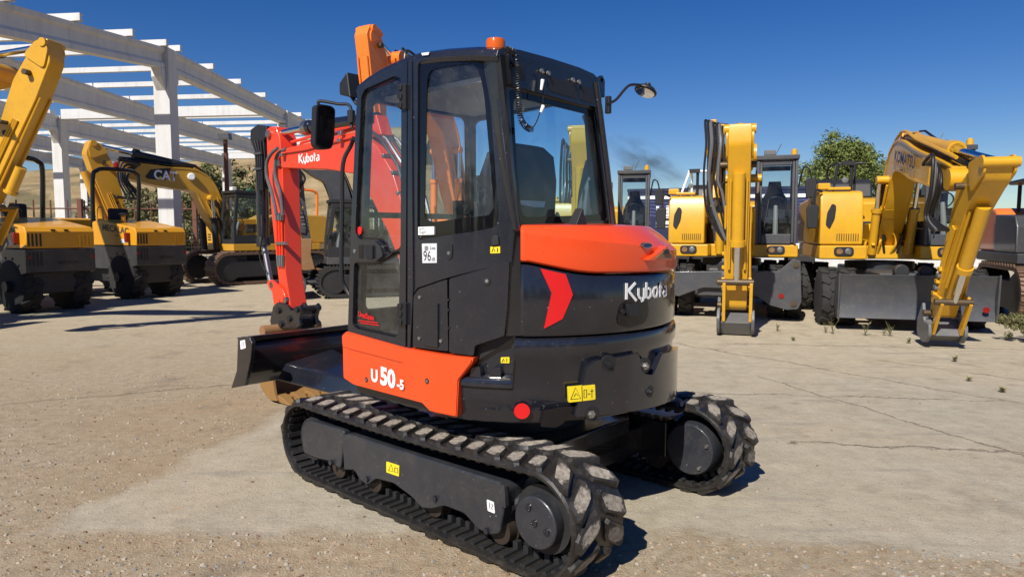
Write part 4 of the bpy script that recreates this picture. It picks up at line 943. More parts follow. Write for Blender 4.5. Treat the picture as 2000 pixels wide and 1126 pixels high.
for y0, y1 in ((.70, .84), (.05, .18)):
    mb = MB(); mb.loft([[(x, y, z) for y, z in ((y0, 1.30), (y1, 1.30), (y1, zt), (y0, zt))] for x, zt in ((-.36, 1.50), (-.1, 1.56), (.14, 1.60), (.18, 1.55))]); cs = mb.build('side_console', M['grey_trim'], K, .02)
    yl = (y0 + y1) / 2; mb = MB(); mb.tube([(.08, yl, 1.57), (.10, yl, 1.68), (.11, yl, 1.74), (.10, yl, 1.86)], [.02, .012, .022, .026], 10); mb.build('control_lever', M['blackm'], cs)
for y in (.36, .44, .52):
    mb = MB(); mb.tube([(.34, y, 1.05), (.37, y, 1.4), (.30, y, 1.62)], [.012, .012, .02], 8); mb.build('travel_lever', M['blackm'], K)
ct_ = [KF.yz(px, py, -.60) for px, py in ((1141, 440), (1147, 372), (1160, 312), (1171, 303), (1174, 330), (1187, 440))]
mb = MB(); mb.prism(ct_, YZ(0), -.60, -.53); cs = mb.build('corner_trim', M['grey_trim'], K, .012)
mb = MB(); mb.prism([KF.yz(px, py, -.602) for px, py in ((1150, 352), (1166, 350), (1171, 402), (1154, 408))], YZ(0), -.605, -.598); mb.build('trim_panel', M['blackm'], cs)
mb = MB(); mb.box((.42, .10, 1.84), (.04, .12, .10)); mb.build('display', M['blackm'], K, .01)
for y in (.30, .62):
    mb = MB(); mb.box((-.42, y, 2.19), (.03, .01, .08)); 
mb = MB(); mb.tube([KF.on(1142, 225, 0, -.45), KF.on(1149, 250, 0, -.45), KF.on(1150, 258, 0, -.45)], [.018, .014, .008], 8); eh = mb.build('escape_hammer', M['blackm'], K)
mb = MB(); mb.tube([KF.on(1150, 256, 0, -.45), KF.on(1153, 272, 0, -.45), KF.on(1162, 276, 0, -.45)], [.010, .016, .012], 8); mb.build('hammer_holder', M['tred'], eh)
# wiper on the right window
mb = MB(); mb.tube([(.10, -.012, 1.72), (.0, -.014, 2.15)], .010, 6); mb.build('wiper', M['blackm'], SF)
# beacon
bc = KF.on(968, 97, 2, zr + .012); mb = MB(); mb.lathe([(.055, -.03), (.055, -.006), (.050, -.004), (.049, .040), (.045, .049), (.03, .053)], bc, (0, 0, 1), 28); BC = mb.build('beacon', M['amber'], K)
mb = MB(); mb.lathe([(.060, -.04), (.060, -.008), (.05, -.008)], bc, (0, 0, 1), 28); mb.build('beacon_base', M['blackm'], BC)
# coiled cable down the rear window
cp = [KF.on(px, py, 0, -.715) for px, py in ((984, 99), (996, 98), (1006, 108), (1010, 130), (1012, 170), (1014, 210), (1018, 234), (1028, 248), (1038, 253))]
sm = smooth(cp, 14); pts = []; acc = 0
for i in range(len(sm) - 1):
    for j in range(6):
        p = sm[i].lerp(sm[i + 1], j / 6); acc += (sm[i + 1] - sm[i]).length / 6; t = (sm[i + 1] - sm[i]).normalized(); a = acc / .0115 * 6.283
        u = t.orthogonal().normalized(); pts.append(p + (Vector((1, 0, 0)) * math.cos(a) + t.cross(Vector((1, 0, 0))).normalized() * math.sin(a)) * .014)
mb = MB(); mb.tube(pts, .0030, 4); CC = mb.build('coiled_cable', M['hose'], K)
mb = MB(); mb.tube(smooth([KF.on(px, py, 0, -.712) for px, py in ((1038, 253), (1048, 238), (1056, 215), (1060, 200), (1061, 180), (1060, 150), (1052, 144))], 4), .003, 5); mb.build('cable_lead', M['hose'], CC)
for a, b in (((1060, 156), (1057, 176)), ((1061, 207), (1056, 220))):
    mb = MB(); mb.cyl(KF.on(*a, 0, -.716), KF.on(*b, 0, -.716), .010, 8, .006); mb.build('cable_plug', M['white'], CC)
# lifting eye and gas strut rail at the right rear corner
y, z = KF.yz(1173, 156, -.66); mb = MB(); mb.plate(rnd([(y - .03, z - .10), (y + .035, z - .10), (y + .03, z), (y, z + .028), (y - .03, z)], .012), [ell(y, z - .004, .014, .014, 10)], YZ(-.66), -.01, .012); mb.build('lifting_eye', M['dark_side'], K, .003)
mb = MB(); mb.tube([KF.on(1163, 160, 0, -.69), KF.on(1172, 220, 0, -.69), KF.on(1186, 330, 0, -.69), KF.on(1198, 438, 0, -.69)], .018, 8); mb.build('corner_bead', M['dark_side'], RF)
# right mirror
MR = MB(); MR.tube(smooth([KF.on(px, py, 0, -.70) for px, py in ((1187, 203), (1203, 195), (1219, 176), (1232, 166), (1255, 167), (1264, 170))], 4), .0085, 8); ma = MR.build('mirror_arm', M['blackm'], K)
mb = MB(); c = KF.on(1188, 205, 0, -.69); mb.box(c, (.03, .03, .10)); mb.build('mirror_bracket', M['blackm'], ma, .005)
c = KF.on(1260, 181, 0, -.70); wv = Vector((-.34, -.22, -.91)); ax = Vector((KF.c * wv.x + KF.s * wv.y, -KF.s * wv.x + KF.c * wv.y, wv.z)).normalized()
mb = MB(); mb.lathe([(.004, .0), (.062, .002), (.071, -.006), (.071, -.012), (.055, -.030), (.02, -.045), (.018, -.062), (.004, -.064)], c, ax, 28); mh = mb.build('mirror_head', M['blackm'], ma)
mb = MB(); mb.lathe([(.002, .006), (.058, .0045), (.060, .002)], c, ax, 28); mb.build('mirror_face', M['mirror'], mh)
# left mirror
xm = .74; mo = [KF.yz(px, py, xm) for px, py in ((618, 207), (624, 203), (648, 207), (655, 214), (653, 270), (648, 291), (626, 292), (615, 283))]
mb = MB(); mb.plate(rnd(mo, .025), [], YZ(xm), 0, .05); ML = mb.build('left_mirror', M['blackm'], K, .012)
mb = MB(); mb.plate(rnd(shrink(mo, .010), .02), [], YZ(xm), -.004, .002); mb.build('mirror_face', M['gloss'], ML)  # black face: the dark machine it mirrors is put into the colour
mb = MB(); mb.tube(smooth([(xm + .02, *KF.yz(625, 203, xm)), (xm + .01, *KF.yz(627, 197, xm)), (.66, *KF.yz(660, 203, .66)), (.60, *KF.yz(684, 208, .60)), (.58, *KF.yz(687, 250, .58))], 5), .010, 8); mb.build('mirror_arm', M['blackm'], ML)
mb = MB(); mb.cyl(KF.on(686, 216, 0, .585), KF.on(686, 240, 0, .585), .024, 10); mb.build('mirror_clamp', M['blackm'], ML)
# grab rail and work light at the cab front
mb = MB(); mb.tube(smooth([(.52, *KF.yz(691, 270, .52)), (.58, *KF.yz(685, 285, .58)), (.62, *KF.yz(670, 320, .62)), (.62, *KF.yz(668, 400, .62)), (.61, *KF.yz(667, 530, .61)), (.60, *KF.yz(674, 560, .60)), (.54, *KF.yz(690, 588, .54))], 5), .014, 8); mb.build('grab_rail', M['blackm'], K)
c = KF.on(686, 172, 1, .80); mb = MB(); mb.loft([[c + Vector(v) for v in q] for q in ([(-.05, -.045, -.07), (-.05, .045, -.07), (-.02, .045, .09), (-.02, -.045, .09)], [(.06, -.05, -.04), (.06, .05, -.04), (.06, .05, .03), (.06, -.05, .03)])]); wl = mb.build('work_light', M['blackm'], K, .01)
mb = MB(); mb.tube([c + Vector((0, 0, -.05)), c + Vector((-.05, 0, -.10)), c + Vector((-.10, 0, -.12))], .012, 6); mb.build('lamp_bracket', M['blackm'], wl)
# ---------------------------------------------------------------- boom, stick, bucket
YB = -.17
bp = lambda pts, y=-.07: [KF.xz(px, py, y) for px, py in pts]
BO = bp([(546, 292), (600, 279), (693, 256), (735, 284), (766, 335), (786, 400), (801, 470), (814, 525), (792, 548), (776, 503), (757, 453), (727, 392), (693, 340), (640, 331), (549, 328)])
mb = MB(); mb.prism(BO, XZ(YB), -.10, .10); BOOM = mb.build('boom', M['red_boom'], K, .012, 3)
c = KF.xz(604, 316, -.07); logo('maker_lettering', lambda u, v, w: (c[0] - u, -.069 + w, c[1] + v), .078, M['white'], BOOM, width=.33, pen=.16)
mb = MB(); mb.lohi((.62, YB - .16, .72), (1.02, YB + .16, 1.30)); mb.lohi((.95, YB - .14, 1.15), (1.20, YB + .14, 1.42)); mb.build('swing_bracket', M['red_boom'], K, .02)
for y in (YB - .05, YB + .05):
    mb = MB(); mb.tube([(x, y, z + .035) for x, z in bp([(560, 284), (600, 273), (690, 250), (735, 278), (768, 330)])], .014, 6); mb.build('hard_pipe', M['red_boom'], BOOM)
mb = MB(); mb.tube([(x, -.06, z) for x, z in bp([(549, 300), (600, 292), (690, 268)])], .010, 6); mb.build('hard_pipe', M['red_boom'], BOOM)
for px, py in ((672, 262), (670, 275), (557, 303)):
    x, z = KF.xz(px, py, -.07); mb = MB(); mb.box((x, -.05, z), (.05, .06, .03)); mb.build('pipe_clamp', M['steel'], BOOM, .006)
# arm cylinder over the boom
a = Vector((*KF.xz(533, 262, -.13),)); b = Vector((*KF.xz(596, 249, -.13),)); e = Vector((*KF.xz(735, 232, -.13),))
mb = MB(); mb.cyl((b.x, -.15, b.y), (e.x, -.15, e.y), .058, 18); mb.cyl((b.x - .0, -.15, b.y), (b.x - .10, -.15, b.y - .008), .066, 18); AC = mb.build('arm_cylinder', M['black'], K, .006)
mb = MB(); mb.cyl((a.x, -.15, a.y), (b.x, -.15, b.y), .03, 14); mb.build('rod', M['chrome'], AC)
mb = MB(); mb.cyl((b.x + .02, -.15, b.y), (b.x - .05, -.15, b.y), .07, 14); mb.build('gland', M['steel'], AC)
x, z = KF.xz(735, 238, -.15); mb = MB(); mb.prism([(x - .12, z - .12), (x + .1, z - .12), (x + .02, z + .05), (x - .05, z + .05)], XZ(YB), -.06, .06); mb.build('cylinder_bracket', M['red_boom'], BOOM, .01)
# boom cylinder in front of the cab
mb = MB(); mb.cyl((1.16, YB, .95), (1.45, YB, 1.55), .055, 16); BC2 = mb.build('boom_cylinder', M['black'], K)
mb = MB(); mb.cyl((1.45, YB, 1.55), (1.68, YB, 2.05), .03, 12); mb.build('rod', M['chrome'], BC2)
# hose bundle on the boom's back, seen through the windshield
for k in range(4):
    y = YB - .09 + k * .06; mb = MB(); q = bp([(700, 252), (737, 280), (770, 332), (790, 398), (806, 468)]); mb.tube([(x - .03, y, z + .04) for x, z in q], .014, 6); mb.build('hose', M['hose'] if k % 2 else M['steel'], BOOM)
for px, py in ((750, 312), (768, 345), (778, 385)):
    x, z = KF.xz(px, py, -.1); mb = MB(); mb.box((x - .03, YB, z + .03), (.03, .22, .03)); mb.build('hose_clamp', M['steel'], BOOM, .008)
# stick
SO = bp([(520, 253), (527, 247), (538, 247), (546, 268), (551, 331), (557, 530), (568, 604), (556, 606), (545, 560), (530, 420), (521, 300)], -.10)
mb = MB(); mb.prism(SO, XZ(YB), -.115, .07); ST = mb.build('stick', M['red_boom'], K, .012, 3)
for px, py in ((527, 262), (548, 318), (561, 585), (535, 556)):
    x, z = KF.xz(px, py, -.1); mb = MB(); mb.cyl((x, YB - .10, z), (x, YB + .10, z), .035, 16); mb.build('pin', M['steel'], ST)
for k, (off, mat) in enumerate(((0, 'greyhose'), (7, 'greyhose'))):
    pts = [(x, -.07 + .05 * (k == 0), z) for x, z in bp([(548 + off, 290), (536 + off * .5, 300), (527 + off, 318), (527 + off, 345), (536 + off, 375), (543 + off * .6, 405), (545 + off * .5, 420)], -.05)]
    mb = MB(); mb.tube(smooth(pts, 5), .017, 8); mb.build('hose', M[mat], ST)
for k in range(3):
    mb = MB(); mb.tube([(x, -.085, z) for x, z in bp([(540 + k * 5, 428), (542 + k * 5, 500)], -.085)], .012, 8); mb.build('hard_pipe', M['red_boom'], ST)
    mb = MB(); mb.tube([(x, -.085, z) for x, z in bp([(540 + k * 5, 415), (540 + k * 5, 430)], -.085)], .017, 8); mb.build('fitting', M['steel'], ST)
    mb = MB(); mb.tube([(x, -.085, z) for x, z in bp([(542 + k * 5, 498), (544 + k * 4, 520)], -.085)], .016, 8); mb.build('fitting', M['steel'], ST)
x, z = KF.xz(549, 475, -.08); mb = MB(); mb.box((x, -.085, z), (.16, .04, .03)); mb.build('pipe_clamp', M['steel'], ST, .005)
# bucket cylinder in front of the stick, with its ribbed hose guard
yc = YB; P = lambda px, py: Vector((KF.xz(px, py, yc)[0], yc, KF.xz(px, py, yc)[1]))
mb = MB(); mb.cyl(P(512, 330), P(514, 470), .062, 18); BKC = mb.build('bucket_cylinder', M['dark'], K)
mb = MB(); mb.cyl(P(513, 464), P(515, 480), .070, 18); mb.build('gland', M['blackm'], BKC)
mb = MB(); mb.cyl(P(515, 478), P(528, 548), .028, 12); mb.build('rod', M['steel'], BKC)
gd = [KF.xz(px, py, YB + .07) for px, py in ((487, 253), (500, 243), (518, 246), (520, 262), (512, 275), (517, 330), (513, 368), (502, 368), (494, 290), (486, 274))]
mb = MB(); mb.prism(gd, XZ(YB), -.07, .06); GD = mb.build('hose_guard', M['blackm'], K, .01)
for k in range(4):
    a = [KF.xz(492 + k * 6, 275, YB + .07), KF.xz(500 + k * 4, 295, YB + .07), KF.xz(503 + k * 3.4, 340, YB + .07), KF.xz(505 + k * 3, 372, YB + .07)]
    mb = MB(); mb.tube([(x, YB + .075, z) for x, z in a], .012, 6); mb.build('hose', M['hose'], GD)
for py in (300, 330):
    x, z = KF.xz(507, py, YB + .07); mb = MB(); mb.box((x, YB + .085, z), (.14, .02, .02)); mb.build('hose_clamp', M['mgrey'], GD)
for k, (px, py0) in enumerate(((520, 420),)):
    pts = [P(px, py0) + Vector((0, .05, 0)), P(px + 5, py0 + 40) + Vector((0, .07, 0)), P(px - 2, py0 + 80) + Vector((0, .06, 0)), P(px + 8, py0 + 110) + Vector((0, .05, 0))]
    mb = MB(); mb.tube(smooth(pts, 4), .010, 6); mb.build('hose', M['hose'], BKC)
# linkage
for y in (YB - .10, YB + .075):
    q = [KF.xz(px, py, -.1) for px, py in ((526, 550), (535, 545), (556, 563), (564, 582), (556, 592), (545, 578), (530, 562))]
    mb = MB(); mb.prism(rnd(q, .02), XZ(y), 0, .025); mb.build('rocker_link', M['red_boom'], K, .005)
mb = MB(); q = [KF.xz(px, py, YB) for px, py in ((538, 560), (546, 560), (556, 602), (545, 602))]; mb.prism(q, XZ(YB), -.05, .05); mb.build('push_link', M['red_boom'], K, .008)
# coupler and bucket
CQ = [KF.xz(px, py, -.05) for px, py in ((533, 598), (541, 590), (560, 594), (568, 606), (580, 602), (586, 594), (588, 606), (584, 622), (586, 634), (578, 642), (548, 642), (530, 640), (527, 626))]
for y0, y1 in ((-.05, -.08), (-.23, -.26)):
    mb = MB(); mb.prism(CQ, XZ(0), y1, y0); mb.build('coupler_plate', M['black'], K, .006)
x0 = min(p[0] for p in CQ); x1 = max(p[0] for p in CQ); mb = MB(); mb.lohi((x0 + .06, -.23, .76), (x1 - .06, -.08, .86)); mb.build('coupler_body', M['black'], K, .01)
for px, py in ((545, 606), (566, 622), (581, 604), (550, 632)):
    x, z = KF.xz(px, py, -.05); mb = MB(); mb.cyl((x, -.29, z), (x, -.03, z), .030, 14); mb.build('pin', M['blackm'], K)
XB, ZB = 3.27, .70
mb = MB(); mb.cyl((XB - .10, -.50, ZB + .03), (XB - .10, .12, ZB + .03), .055, 20); BT = mb.build('bucket_tube', M['rust'], K)
bs = smooth([(XB - .02, .72), (XB + .12, .67), (XB + .24, .50), (XB + .25, .27), (XB + .14, .10), (XB - .01, .03), (XB - .14, .035)], 4); bs = [(p.x, p.y) for p in bs]
inner = [(x - .02 * 0 + (XB + .1 - x) * .06, z + (.36 - z) * .06) for x, z in bs]
mb = MB(); mb.prism(bs + inner[::-1], XZ(0), -.53, -.02); BK = mb.build('bucket', M['ochre'], K, .004)
for y0 in (-.02, -.56):
    mb = MB(); mb.prism(bs + [(XB - .10, .10), (XB - .03, .4)], XZ(y0), 0, .03); mb.build('bucket_side', M['ochre'], BK, .004)
for k in range(4):
    y = -.07 - k * .155; mb = MB()
    mb.loft([[(XB - .08, y + a, b) for a, b in ((-.055, .02), (.055, .02), (.055, .085), (-.055, .085))], [(XB - .18, y + a, b) for a, b in ((-.05, .012), (.05, .012), (.05, .07), (-.05, .07))], [(XB - .30, y + a, b) for a, b in ((-.036, .004), (.036, .004), (.036, .016), (-.036, .016))]])
    mb.build('tooth', M['ochre'], BK, .006)
mb = MB(); mb.lohi((XB - .14, -.53, .028), (XB - .02, -.02, .055)); mb.build('cutting_edge', M['ochre'], BK, .004)
# ================================================================== other machines: shared builders
def V3(y): return lambda p: (p[0], y, p[1])
M['pinsteel'] = plain('greasy_pin', (.10, .07, .04), .5, .5, .4, 14)
M['rustlens'] = plain('amber_lens_dark', (.40, .22, .10), .2, .5, .2)
def arm(root, base, apex, tip, top, piv, foot, mat, yc=0.0, bw=.21, bd=.29, sw=.17, hoses=True, coupler=True, cyls=True, k=1.0, text_=None, dark_rod=False, bcyl=True, hs=1):
    b = [Vector(p) for p in (base, apex, tip)]
    mid1 = b[0].lerp(b[1], .5); mid2 = b[1].lerp(b[2], .45)
    cl = smooth([tuple(b[0]), tuple(mid1), tuple(b[1]), tuple(mid2), tuple(b[2])], 5); cl = [(p.x, p.y) for p in cl]; n = len(cl)
    ws = [k * (.17 + (bd - .17) * math.sin(math.pi * min(i / (n - 1) * 1.02, 1)) ** .7 + .02) for i in range(n)]
    ol = thick(cl, ws); mb = MB(); mb.prism(ol, XZ(yc), -bw * k, bw * k); boom = mb.build('boom', mat, root, .02 * k, 2)
    # raised edge strips of the box section
    for sgy in (-1, 1):
        for half_ in (ol[:n], ol[n:]):
            c_ = half_ if half_ is not ol[n:] else half_
            inn = [tuple(Vector(p).lerp(Vector(cl[i] if half_[0] == ol[0] else cl[n - 1 - i]), .14)) for i, p in enumerate(half_)]
            mb = MB()
            for i in range(n - 1): mb.prism([half_[i], half_[i + 1], inn[i + 1], inn[i]], XZ(yc), sgy * bw * k * .97, sgy * (bw * k + .014))
            mb.build('edge_strip', mat, boom)
    for t_ in (.20, .84):
        i = int(t_ * (n - 1)); q = thick([cl[i], cl[i + 1]], [ws[i] * 1.01, ws[i + 1] * 1.01]); mb = MB(); mb.prism(q, XZ(yc), -(bw * k + .008), bw * k + .008); mb.build('weld_band', mat, boom)
    # bosses
    for p, r in ((b[0], .16), (b[2], .17)):
        mb = MB(); mb.cyl((p.x, yc - (bw + .05) * k, p.y), (p.x, yc + (bw + .05) * k, p.y), r * k, 16); mb.build('pivot_boss', mat, boom)
    pm = b[0].lerp(b[1], .72); mb = MB(); mb.cyl((pm.x, yc - (bw + .22) * k, pm.y + .05), (pm.x, yc + (bw + .22) * k, pm.y + .05), .085 * k, 14); mb.build('cylinder_pin', mat, boom)
    if cyls:
        for sg in (-1, 1):
            y = yc + sg * (bw + .15) * k; a = Vector((b[0].x + .55 * k, b[0].y - .25 * k)); c = a.lerp(Vector((pm.x, pm.y + .05)), .62)
            mb = MB(); mb.cyl((a.x, y, a.y), (c.x, y, c.y), .085 * k, 14); mb.cyl((c.x, y, c.y), tuple((c.x + (a.x - c.x) * .08, y, c.y + (a.y - c.y) * .08)), .105 * k, 14); bc_ = mb.build('boom_cylinder', M['dmach'] if dark_rod else mat, root)
            mb = MB(); mb.cyl((c.x, y, c.y), (pm.x, y, pm.y + .05), .045 * k, 12); mb.build('rod', M['chrome'], bc_)
    # stick
    T, P, Fo = Vector(top), Vector(piv), Vector(foot); d = (Fo - P).normalized(); nn = Vector((-d.y, d.x))
    if nn.x < 0: nn = -nn                                     # front side
    fr = lambda p, w: tuple(p + nn * w)
    L = (Fo - P).length
    so = [tuple(T + Vector((-.10, .05)) * k), tuple(T + Vector((.07, .08)) * k), fr(T.lerp(P, .4), .26 * k), fr(P.lerp(Fo, .12), .30 * k), fr(P.lerp(Fo, .55), .20 * k), fr(Fo, .11 * k), fr(Fo + d * .08 * k, .03), fr(Fo + d * .06 * k, -.10 * k), fr(P.lerp(Fo, .5), -.17 * k), fr(P.lerp(Fo, .08), -.26 * k), tuple(P.lerp(T, .45) - nn * .20 * k)]
    mb = MB(); mb.prism(rnd(so, .05 * k, 3), XZ(yc), -sw * k, sw * k); st = mb.build('stick', mat, root, .018 * k, 2)
    for y in (-sw - .035, sw):
        mb = MB(); c = T; lug = thick([tuple(P.lerp(T, .35)), tuple(T)], [.24 * k, .13 * k]); mb.prism(rnd(lug, .10 * k, 4), XZ(yc), y * k, (y + .035) * k); mb.build('stick_ear', mat, st, .006)
    mb = MB(); mb.cyl((T.x, yc - (sw + .06) * k, T.y), (T.x, yc + (sw + .06) * k, T.y), .075 * k, 14); mb.build('pin', mat, st)
    # arm cylinder
    a0 = b[1].lerp(b[2], .02) + Vector((.0, ws[n // 2] + .10 * k)); e = T; m_ = a0.lerp(e, .62)
    mb = MB(); mb.cyl((a0.x, yc, a0.y), (m_.x, yc, m_.y), .105 * k, 16); q = m_.lerp(a0, .08); mb.cyl((q.x, yc, q.y), (m_.x, yc, m_.y), .145 * k, 16); ac = mb.build('arm_cylinder', M['dmach'] if dark_rod else mat, root)
    mb = MB(); mb.cyl((m_.x, yc, m_.y), (e.x, yc, e.y), .055 * k, 14); mb.build('rod', M['chrome'], ac)
    mb = MB(); mb.prism([tuple(a0 + Vector((-.16, -.3)) * k), tuple(a0 + Vector((.2, -.3)) * k), tuple(a0 + Vector((.06, .06)) * k), tuple(a0 + Vector((-.08, .06)) * k)], XZ(yc), -.12 * k, .12 * k); mb.build('cylinder_lug', mat, boom, .01)
    # bucket cylinder on the stick's front
    s0 = P.lerp(Fo, .05) + nn * .42 * k; s1 = P.lerp(Fo, .80) + nn * .34 * k; sm_ = s0.lerp(s1, .66)
    if not bcyl: s0, sm_, s1 = s1.lerp(s0, .35), s1.lerp(s0, .12), s1
    mb = MB(); mb.cyl((s0.x, yc, s0.y), (sm_.x, yc, sm_.y), .095 * k, 16); mb.cyl(tuple((sm_.lerp(s0, .08).x, yc, sm_.lerp(s0, .08).y)), (sm_.x, yc, sm_.y), .12 * k, 16); bk = mb.build('bucket_cylinder', mat, root)
    mb = MB(); mb.cyl((sm_.x, yc, sm_.y), (s1.x, yc, s1.y), .05 * k, 12); mb.build('rod', M['chrome'], bk)
    for y in (-sw - .06, sw + .01):
        mb = MB(); mb.prism(thick([tuple(P.lerp(Fo, .86)), tuple(s1)], [.08 * k, .08 * k]), XZ(yc), y * k, (y + .05) * k); mb.build('rocker_link', mat, root, .008)
        mb = MB(); lk = Fo + d * .18 * k + nn * .30 * k; mb.prism(thick([tuple(s1), tuple(lk)], [.07 * k, .07 * k]), XZ(yc), (y + .02) * k, (y + .07) * k); mb.build('push_link', mat, root, .008)
    for pp in (Fo, s1, P):
        mb = MB(); mb.cyl((pp.x, yc - (sw + .12) * k, pp.y), (pp.x, yc + (sw + .09) * k, pp.y), .052 * k, 12); mb.build('pin', M['pinsteel'], root)
    if coupler:
        c0 = Fo + d * .10 * k
        mb = MB()
        for y in (-sw - .12, sw + .07):
            q = [fr(c0 + d * -.22 * k, -.16 * k), fr(c0 + d * -.10 * k, -.02 * k), fr(c0 + d * .0, .10 * k), fr(c0 + d * -.12 * k, .34 * k), fr(c0 + d * .02 * k, .46 * k), fr(c0 + d * .22 * k, .40 * k), fr(c0 + d * .36 * k, .20 * k), fr(c0 + d * .38 * k, -.10 * k), fr(c0 + d * .18 * k, -.22 * k)]
            mb.prism(rnd(q, .04), XZ(yc), y * k, (y + .05) * k)
        q = [fr(c0 + d * .02 * k, .0), fr(c0 + d * .10 * k, .36 * k), fr(c0 + d * .34 * k, .20 * k), fr(c0 + d * .36 * k, -.08 * k), fr(c0 + d * .16 * k, -.18 * k)]
        mb.prism(q, XZ(yc), (-sw - .07) * k, (sw + .07) * k); mb.build('quick_coupler', M['lgrey'], root, .015)
    if hoses:
        rr_ = random.Random(int(abs(base[0] * 100 + foot[1] * 77 + top[0] * 13)))
        for j in range(6):
            y = yc + (-bw + .05 + j * (2 * bw - .1) / 5) * k; h = .05 + rr_.random() * .10
            pts = [(cl[i][0] + (ol[i][0] - cl[i][0]) * (1 + h / ws[i] * .6), y, cl[i][1] + (ol[i][1] - cl[i][1]) * (1 + h / ws[i])) for i in range(2, n, 3)]
            mb = MB(); mb.tube(smooth(pts, 3), (.022 if j % 2 else .030) * k, 6); mb.build('hose' if j % 3 else 'hard_pipe', M['hose'] if j % 3 else mat, boom)
        for j in range(5):                                     # loops from boom tip to stick
            y = yc + (bw + .04 + j * .05) * k * hs; p0 = b[1].lerp(b[2], .86) + Vector((0, .1)); p3 = P.lerp(Fo, .32)
            g_ = (j - 2) * .07 * k; pts = [(p0.x - .08 * k, y, p0.y + .06 * k), (p0.x, y, p0.y + .05 + g_ * .4), (p0.x + .26 * k + g_, y, p0.y + .02 + g_), (p0.x + .32 * k + g_, y * 1.05, p0.y - .35 * k), (p0.x + .10 * k + g_ * 1.5, y * 1.1, p0.y - .78 * k), (p3.x + .02, y, p3.y)]
            mb = MB(); mb.tube(smooth(pts, 5), (.036, .024, .030, .022, .028)[j] * k, 8); mb.build('hose', M['hose'] if j != 3 else M['greyhose'], boom)
        for j in range(4):
            y = yc + (sw + .02) * k * hs * (1 if j < 3 else -1); o = .04 + .045 * j
            q0, q1, q2 = P.lerp(Fo, .28) + nn * (o) * k, P.lerp(Fo, .55) + nn * (o - .06) * k, P.lerp(Fo, .84) + nn * (o * .5) * k
            mb = MB(); mb.tube([(q0.x, y, q0.y), (q1.x, y, q1.y), (q2.x, y + .02, q2.y)], .02 * k, 6); mb.build('hard_pipe', mat, st)
        for y_ in (-.12, .12):
            mb = MB(); mb.tube([(q.x, yc + y_ * k, q.y) for q in (P.lerp(Fo, .1) + nn * .33 * k, P.lerp(Fo, .45) + nn * .26 * k, P.lerp(Fo, .72) + nn * .20 * k)], .022 * k, 6); mb.build('hard_pipe', mat, st)
        for j in range(5):
            q0 = P.lerp(Fo, .62 + .05 * j) + nn * .02; mb = MB(); mb.box((q0.x, yc + hs * (sw + .03) * k, q0.y), (.10, .07, .06)); mb.build('pipe_fitting', M['lgrey'] if j % 2 else mat, st, .01)
        for j in range(5):                                     # hoses from the house up the boom's flank
            y = yc + hs * (bw + .03 + .03 * (j % 2)) * k; o_ = -.16 + j * .085
            pts = [(cl[i][0] + (ol[i][0] - cl[i][0]) * o_ / .3, y, cl[i][1] + (ol[i][1] - cl[i][1]) * o_ / .3) for i in range(1, n * 2 // 5, 2)]
            mb = MB(); mb.tube(smooth(pts, 3), (.02 if j % 2 else .026) * k, 6); mb.build('hose', M['hose'] if j % 2 else mat, boom)
        for t_ in (.14, .27):
            i = int(t_ * (n - 1)); mb = MB(); mb.box((cl[i][0], yc + hs * (bw + .03) * k, cl[i][1]), (.06, .05, .34 * k)); mb.build('hose_clamp', mat, boom, .006)
        for (t_, w_, h_) in ((.38, .10, .07), (.55, .07, .10)):
            q0 = P.lerp(Fo, t_) - nn * .02; mb = MB(); mb.prism(rnd([(q0.x - w_ / 2, q0.y - h_ / 2), (q0.x + w_ / 2, q0.y - h_ / 2), (q0.x + w_ / 2, q0.y + h_ / 2), (q0.x - w_ / 2, q0.y + h_ / 2)], .01), XZ(yc), -(sw + .003) * k, (sw + .003) * k); mb.build('warning_decal', M['ink'] if t_ < .5 else M['yellow_s'], st)
    return boom, st
def wheel(root, x, y, r, w, mat_rim, dual=True):
    mb = MB(); hw = w / 2
    mb.lathe([(r * .55, -hw), (r * .80, -hw * 1.02), (r * .95, -hw * .88), (r, -hw * .6), (r, hw * .6), (r * .95, hw * .88), (r * .80, hw * 1.02), (r * .55, hw)], (x, y, r), (0, 1, 0), 32); ty = mb.build('tyre', M['tyre'], root)
    mb = MB(); mb.lathe([(.02, -hw * .6), (r * .54, -hw * .9), (r * .56, hw * .9), (r * .5, hw * .6), (.02, hw * .5)], (x, y, r), (0, 1, 0), 24); mb.build('rim', mat_rim, ty)
    tr = MB()
    for i in range(26):
        a = 6.2832 * i / 26; sg = 1 if i % 2 else -1
        c = Vector((x + math.sin(a) * r, y + sg * hw * .45, r + math.cos(a) * r)); Mx = Matrix.Rotation(a, 3, 'Y') @ Matrix.Rotation(sg * .5, 3, 'Z')
        tr.box(c, (.07 * r * 2, w * .5, .05), Mx)
    tag(tr.build('tread', M['tyre'], ty), kind='stuff')
